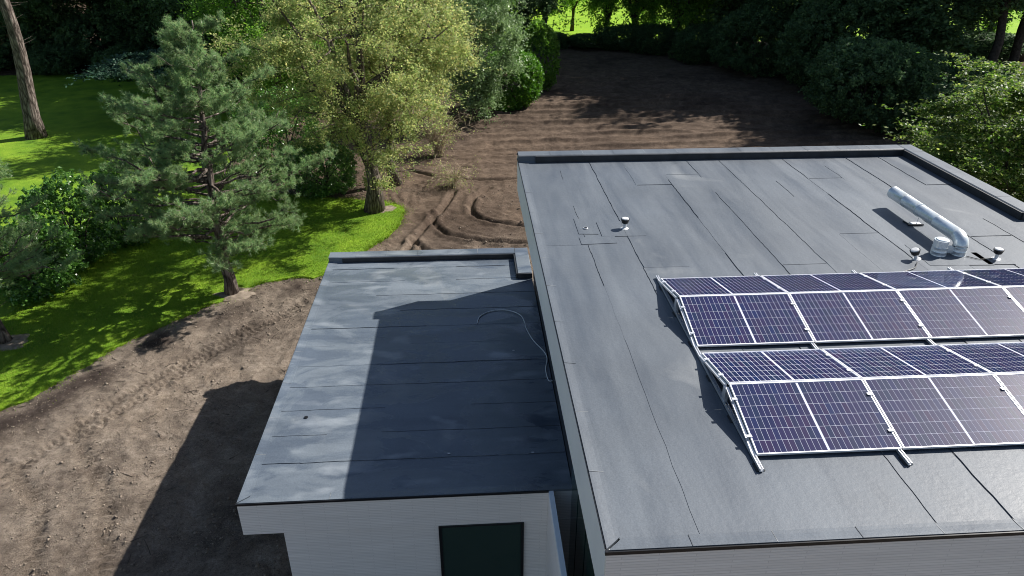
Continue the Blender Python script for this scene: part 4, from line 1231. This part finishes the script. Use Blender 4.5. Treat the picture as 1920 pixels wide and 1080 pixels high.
# --- woodland on the left behind the lawn
gl = 'trees of the dark wood behind the left lawn'
d0 = tree('woodland_tree', 'dark wood tree left of centre behind the far lawn', 'tree', (-34.0, 84.0, 0), 111, 'dark', 'bark_dark', 0.32, 0.4, gl,
          h=20, cr=6.2, cz0=1.5, tr=0.4, nlimb=14, nsec=160, leafn=46000, sig=0.8, shell=0.3, fork=0.08)
for (x, y, rz, s, lb) in ((-46, 83, 1.1, 1.0, 'dark wood tree at the upper left, behind the leaning trunk'), (-57, 82, 2.5, 1.05, 'dark wood tree at the far left edge behind the lawn'),
                          (-25.5, 86, 3.3, 1.1, 'dark wood tree behind the blue green yew'), (-40, 93, 4.0, 1.15, 'dark wood tree deep behind the far lawn, left'),
                          (-30, 95, 5.1, 1.2, 'dark wood tree deep behind the far lawn, right'), (-51, 94, 0.5, 1.2, 'dark wood tree deep at the upper left corner'), (-19.5, 93, 1.9, 1.2, 'dark wood tree deep behind the olive trees')):
    dup(d0, (x, y, 0), rz, s, lb)
e0 = tree('broadleaf_tree', 'bright green tree behind the pine top and olive tree', 'tree', (-14.0, 54.5, 0), 121, 'green', 'bark', 0.2, 0.4, 'green trees behind the olive trees',
          h=15, cr=5.0, cz0=1.6, tr=0.32, nlimb=12, nsec=150, leafn=46000, sig=0.6, shell=0.35, fork=0.1)
dup(e0, (-13.0, 63.0, 0), 1.1, 1.1, 'green tree just behind the bright green one')
dup(e0, (-6.5, 68.0, 0), 2.2, 1.1, 'green tree hidden behind the olive yellow crowns')
dup(e0, (-18.5, 73.0, 0), 4.2, 1.1, 'green tree at the wood corner behind the yew')
dup(e0, (0.5, 76.0, 0), 5.6, 1.0, 'green tree behind the silvery tree')
for (x, y, rz, s, lb) in ((-15.5, 71, 0.9, 1.05, 'tall dark tree rising behind the bright green tree'), (-9.5, 79, 2.8, 1.1, 'tall dark tree far behind the olive crowns'), (-21.5, 83, 4.9, 1.1, 'dark wood tree at the right end of the far lawn'), (-20.5, 68.5, 3.6, 1.0, 'tall dark tree behind the yew, nearest to the pine top'), (-27.0, 77.5, 5.7, 1.05, 'dark wood tree at the lawn end directly behind the yew')):
    dup(d0, (x, y, 0), rz, s, lb)
w0 = shrub('woodland_shrub', 'dark low shrub along the far lawn, behind the yew', 'shrub', (-27.5, 79.5, 0), 131, 'dark', 3.0, 3.2, 24000, 0.22, group='low shrubs at the edge of the left wood')
dup(w0, (-35.0, 80.0, 0), 1.0, (1.1, .8, .8), 'dark low shrub along the far lawn, middle')
dup(w0, (-43.0, 79.8, 0), 2.2, (1.2, .8, .75), 'dark low shrub along the far lawn beside the leaning trunk')
dup(w0, (-52.0, 79.0, 0), 3.2, (1.3, .8, .9), 'dark low shrub along the far lawn at the left edge')
for (x, y, rz, sc, lb) in ((-31.5, 84.5, 0.7, 1.5, 'tall dark shrub inside the left wood behind the yew'), (-39.5, 85, 1.7, 1.6, 'tall dark shrub inside the left wood, second from right'), (-48, 85, 2.9, 1.6, 'tall dark shrub inside the left wood, third from right'), (-36, 90, 4.7, 1.9, 'large dark shrub deepest in the left wood')):
    dup(w0, (x, y, 0), rz, sc, lb)
dup(w0, (-20.5, 80.5, 0), 4.4, 1.1, 'dark low shrub at the right end of the far lawn')
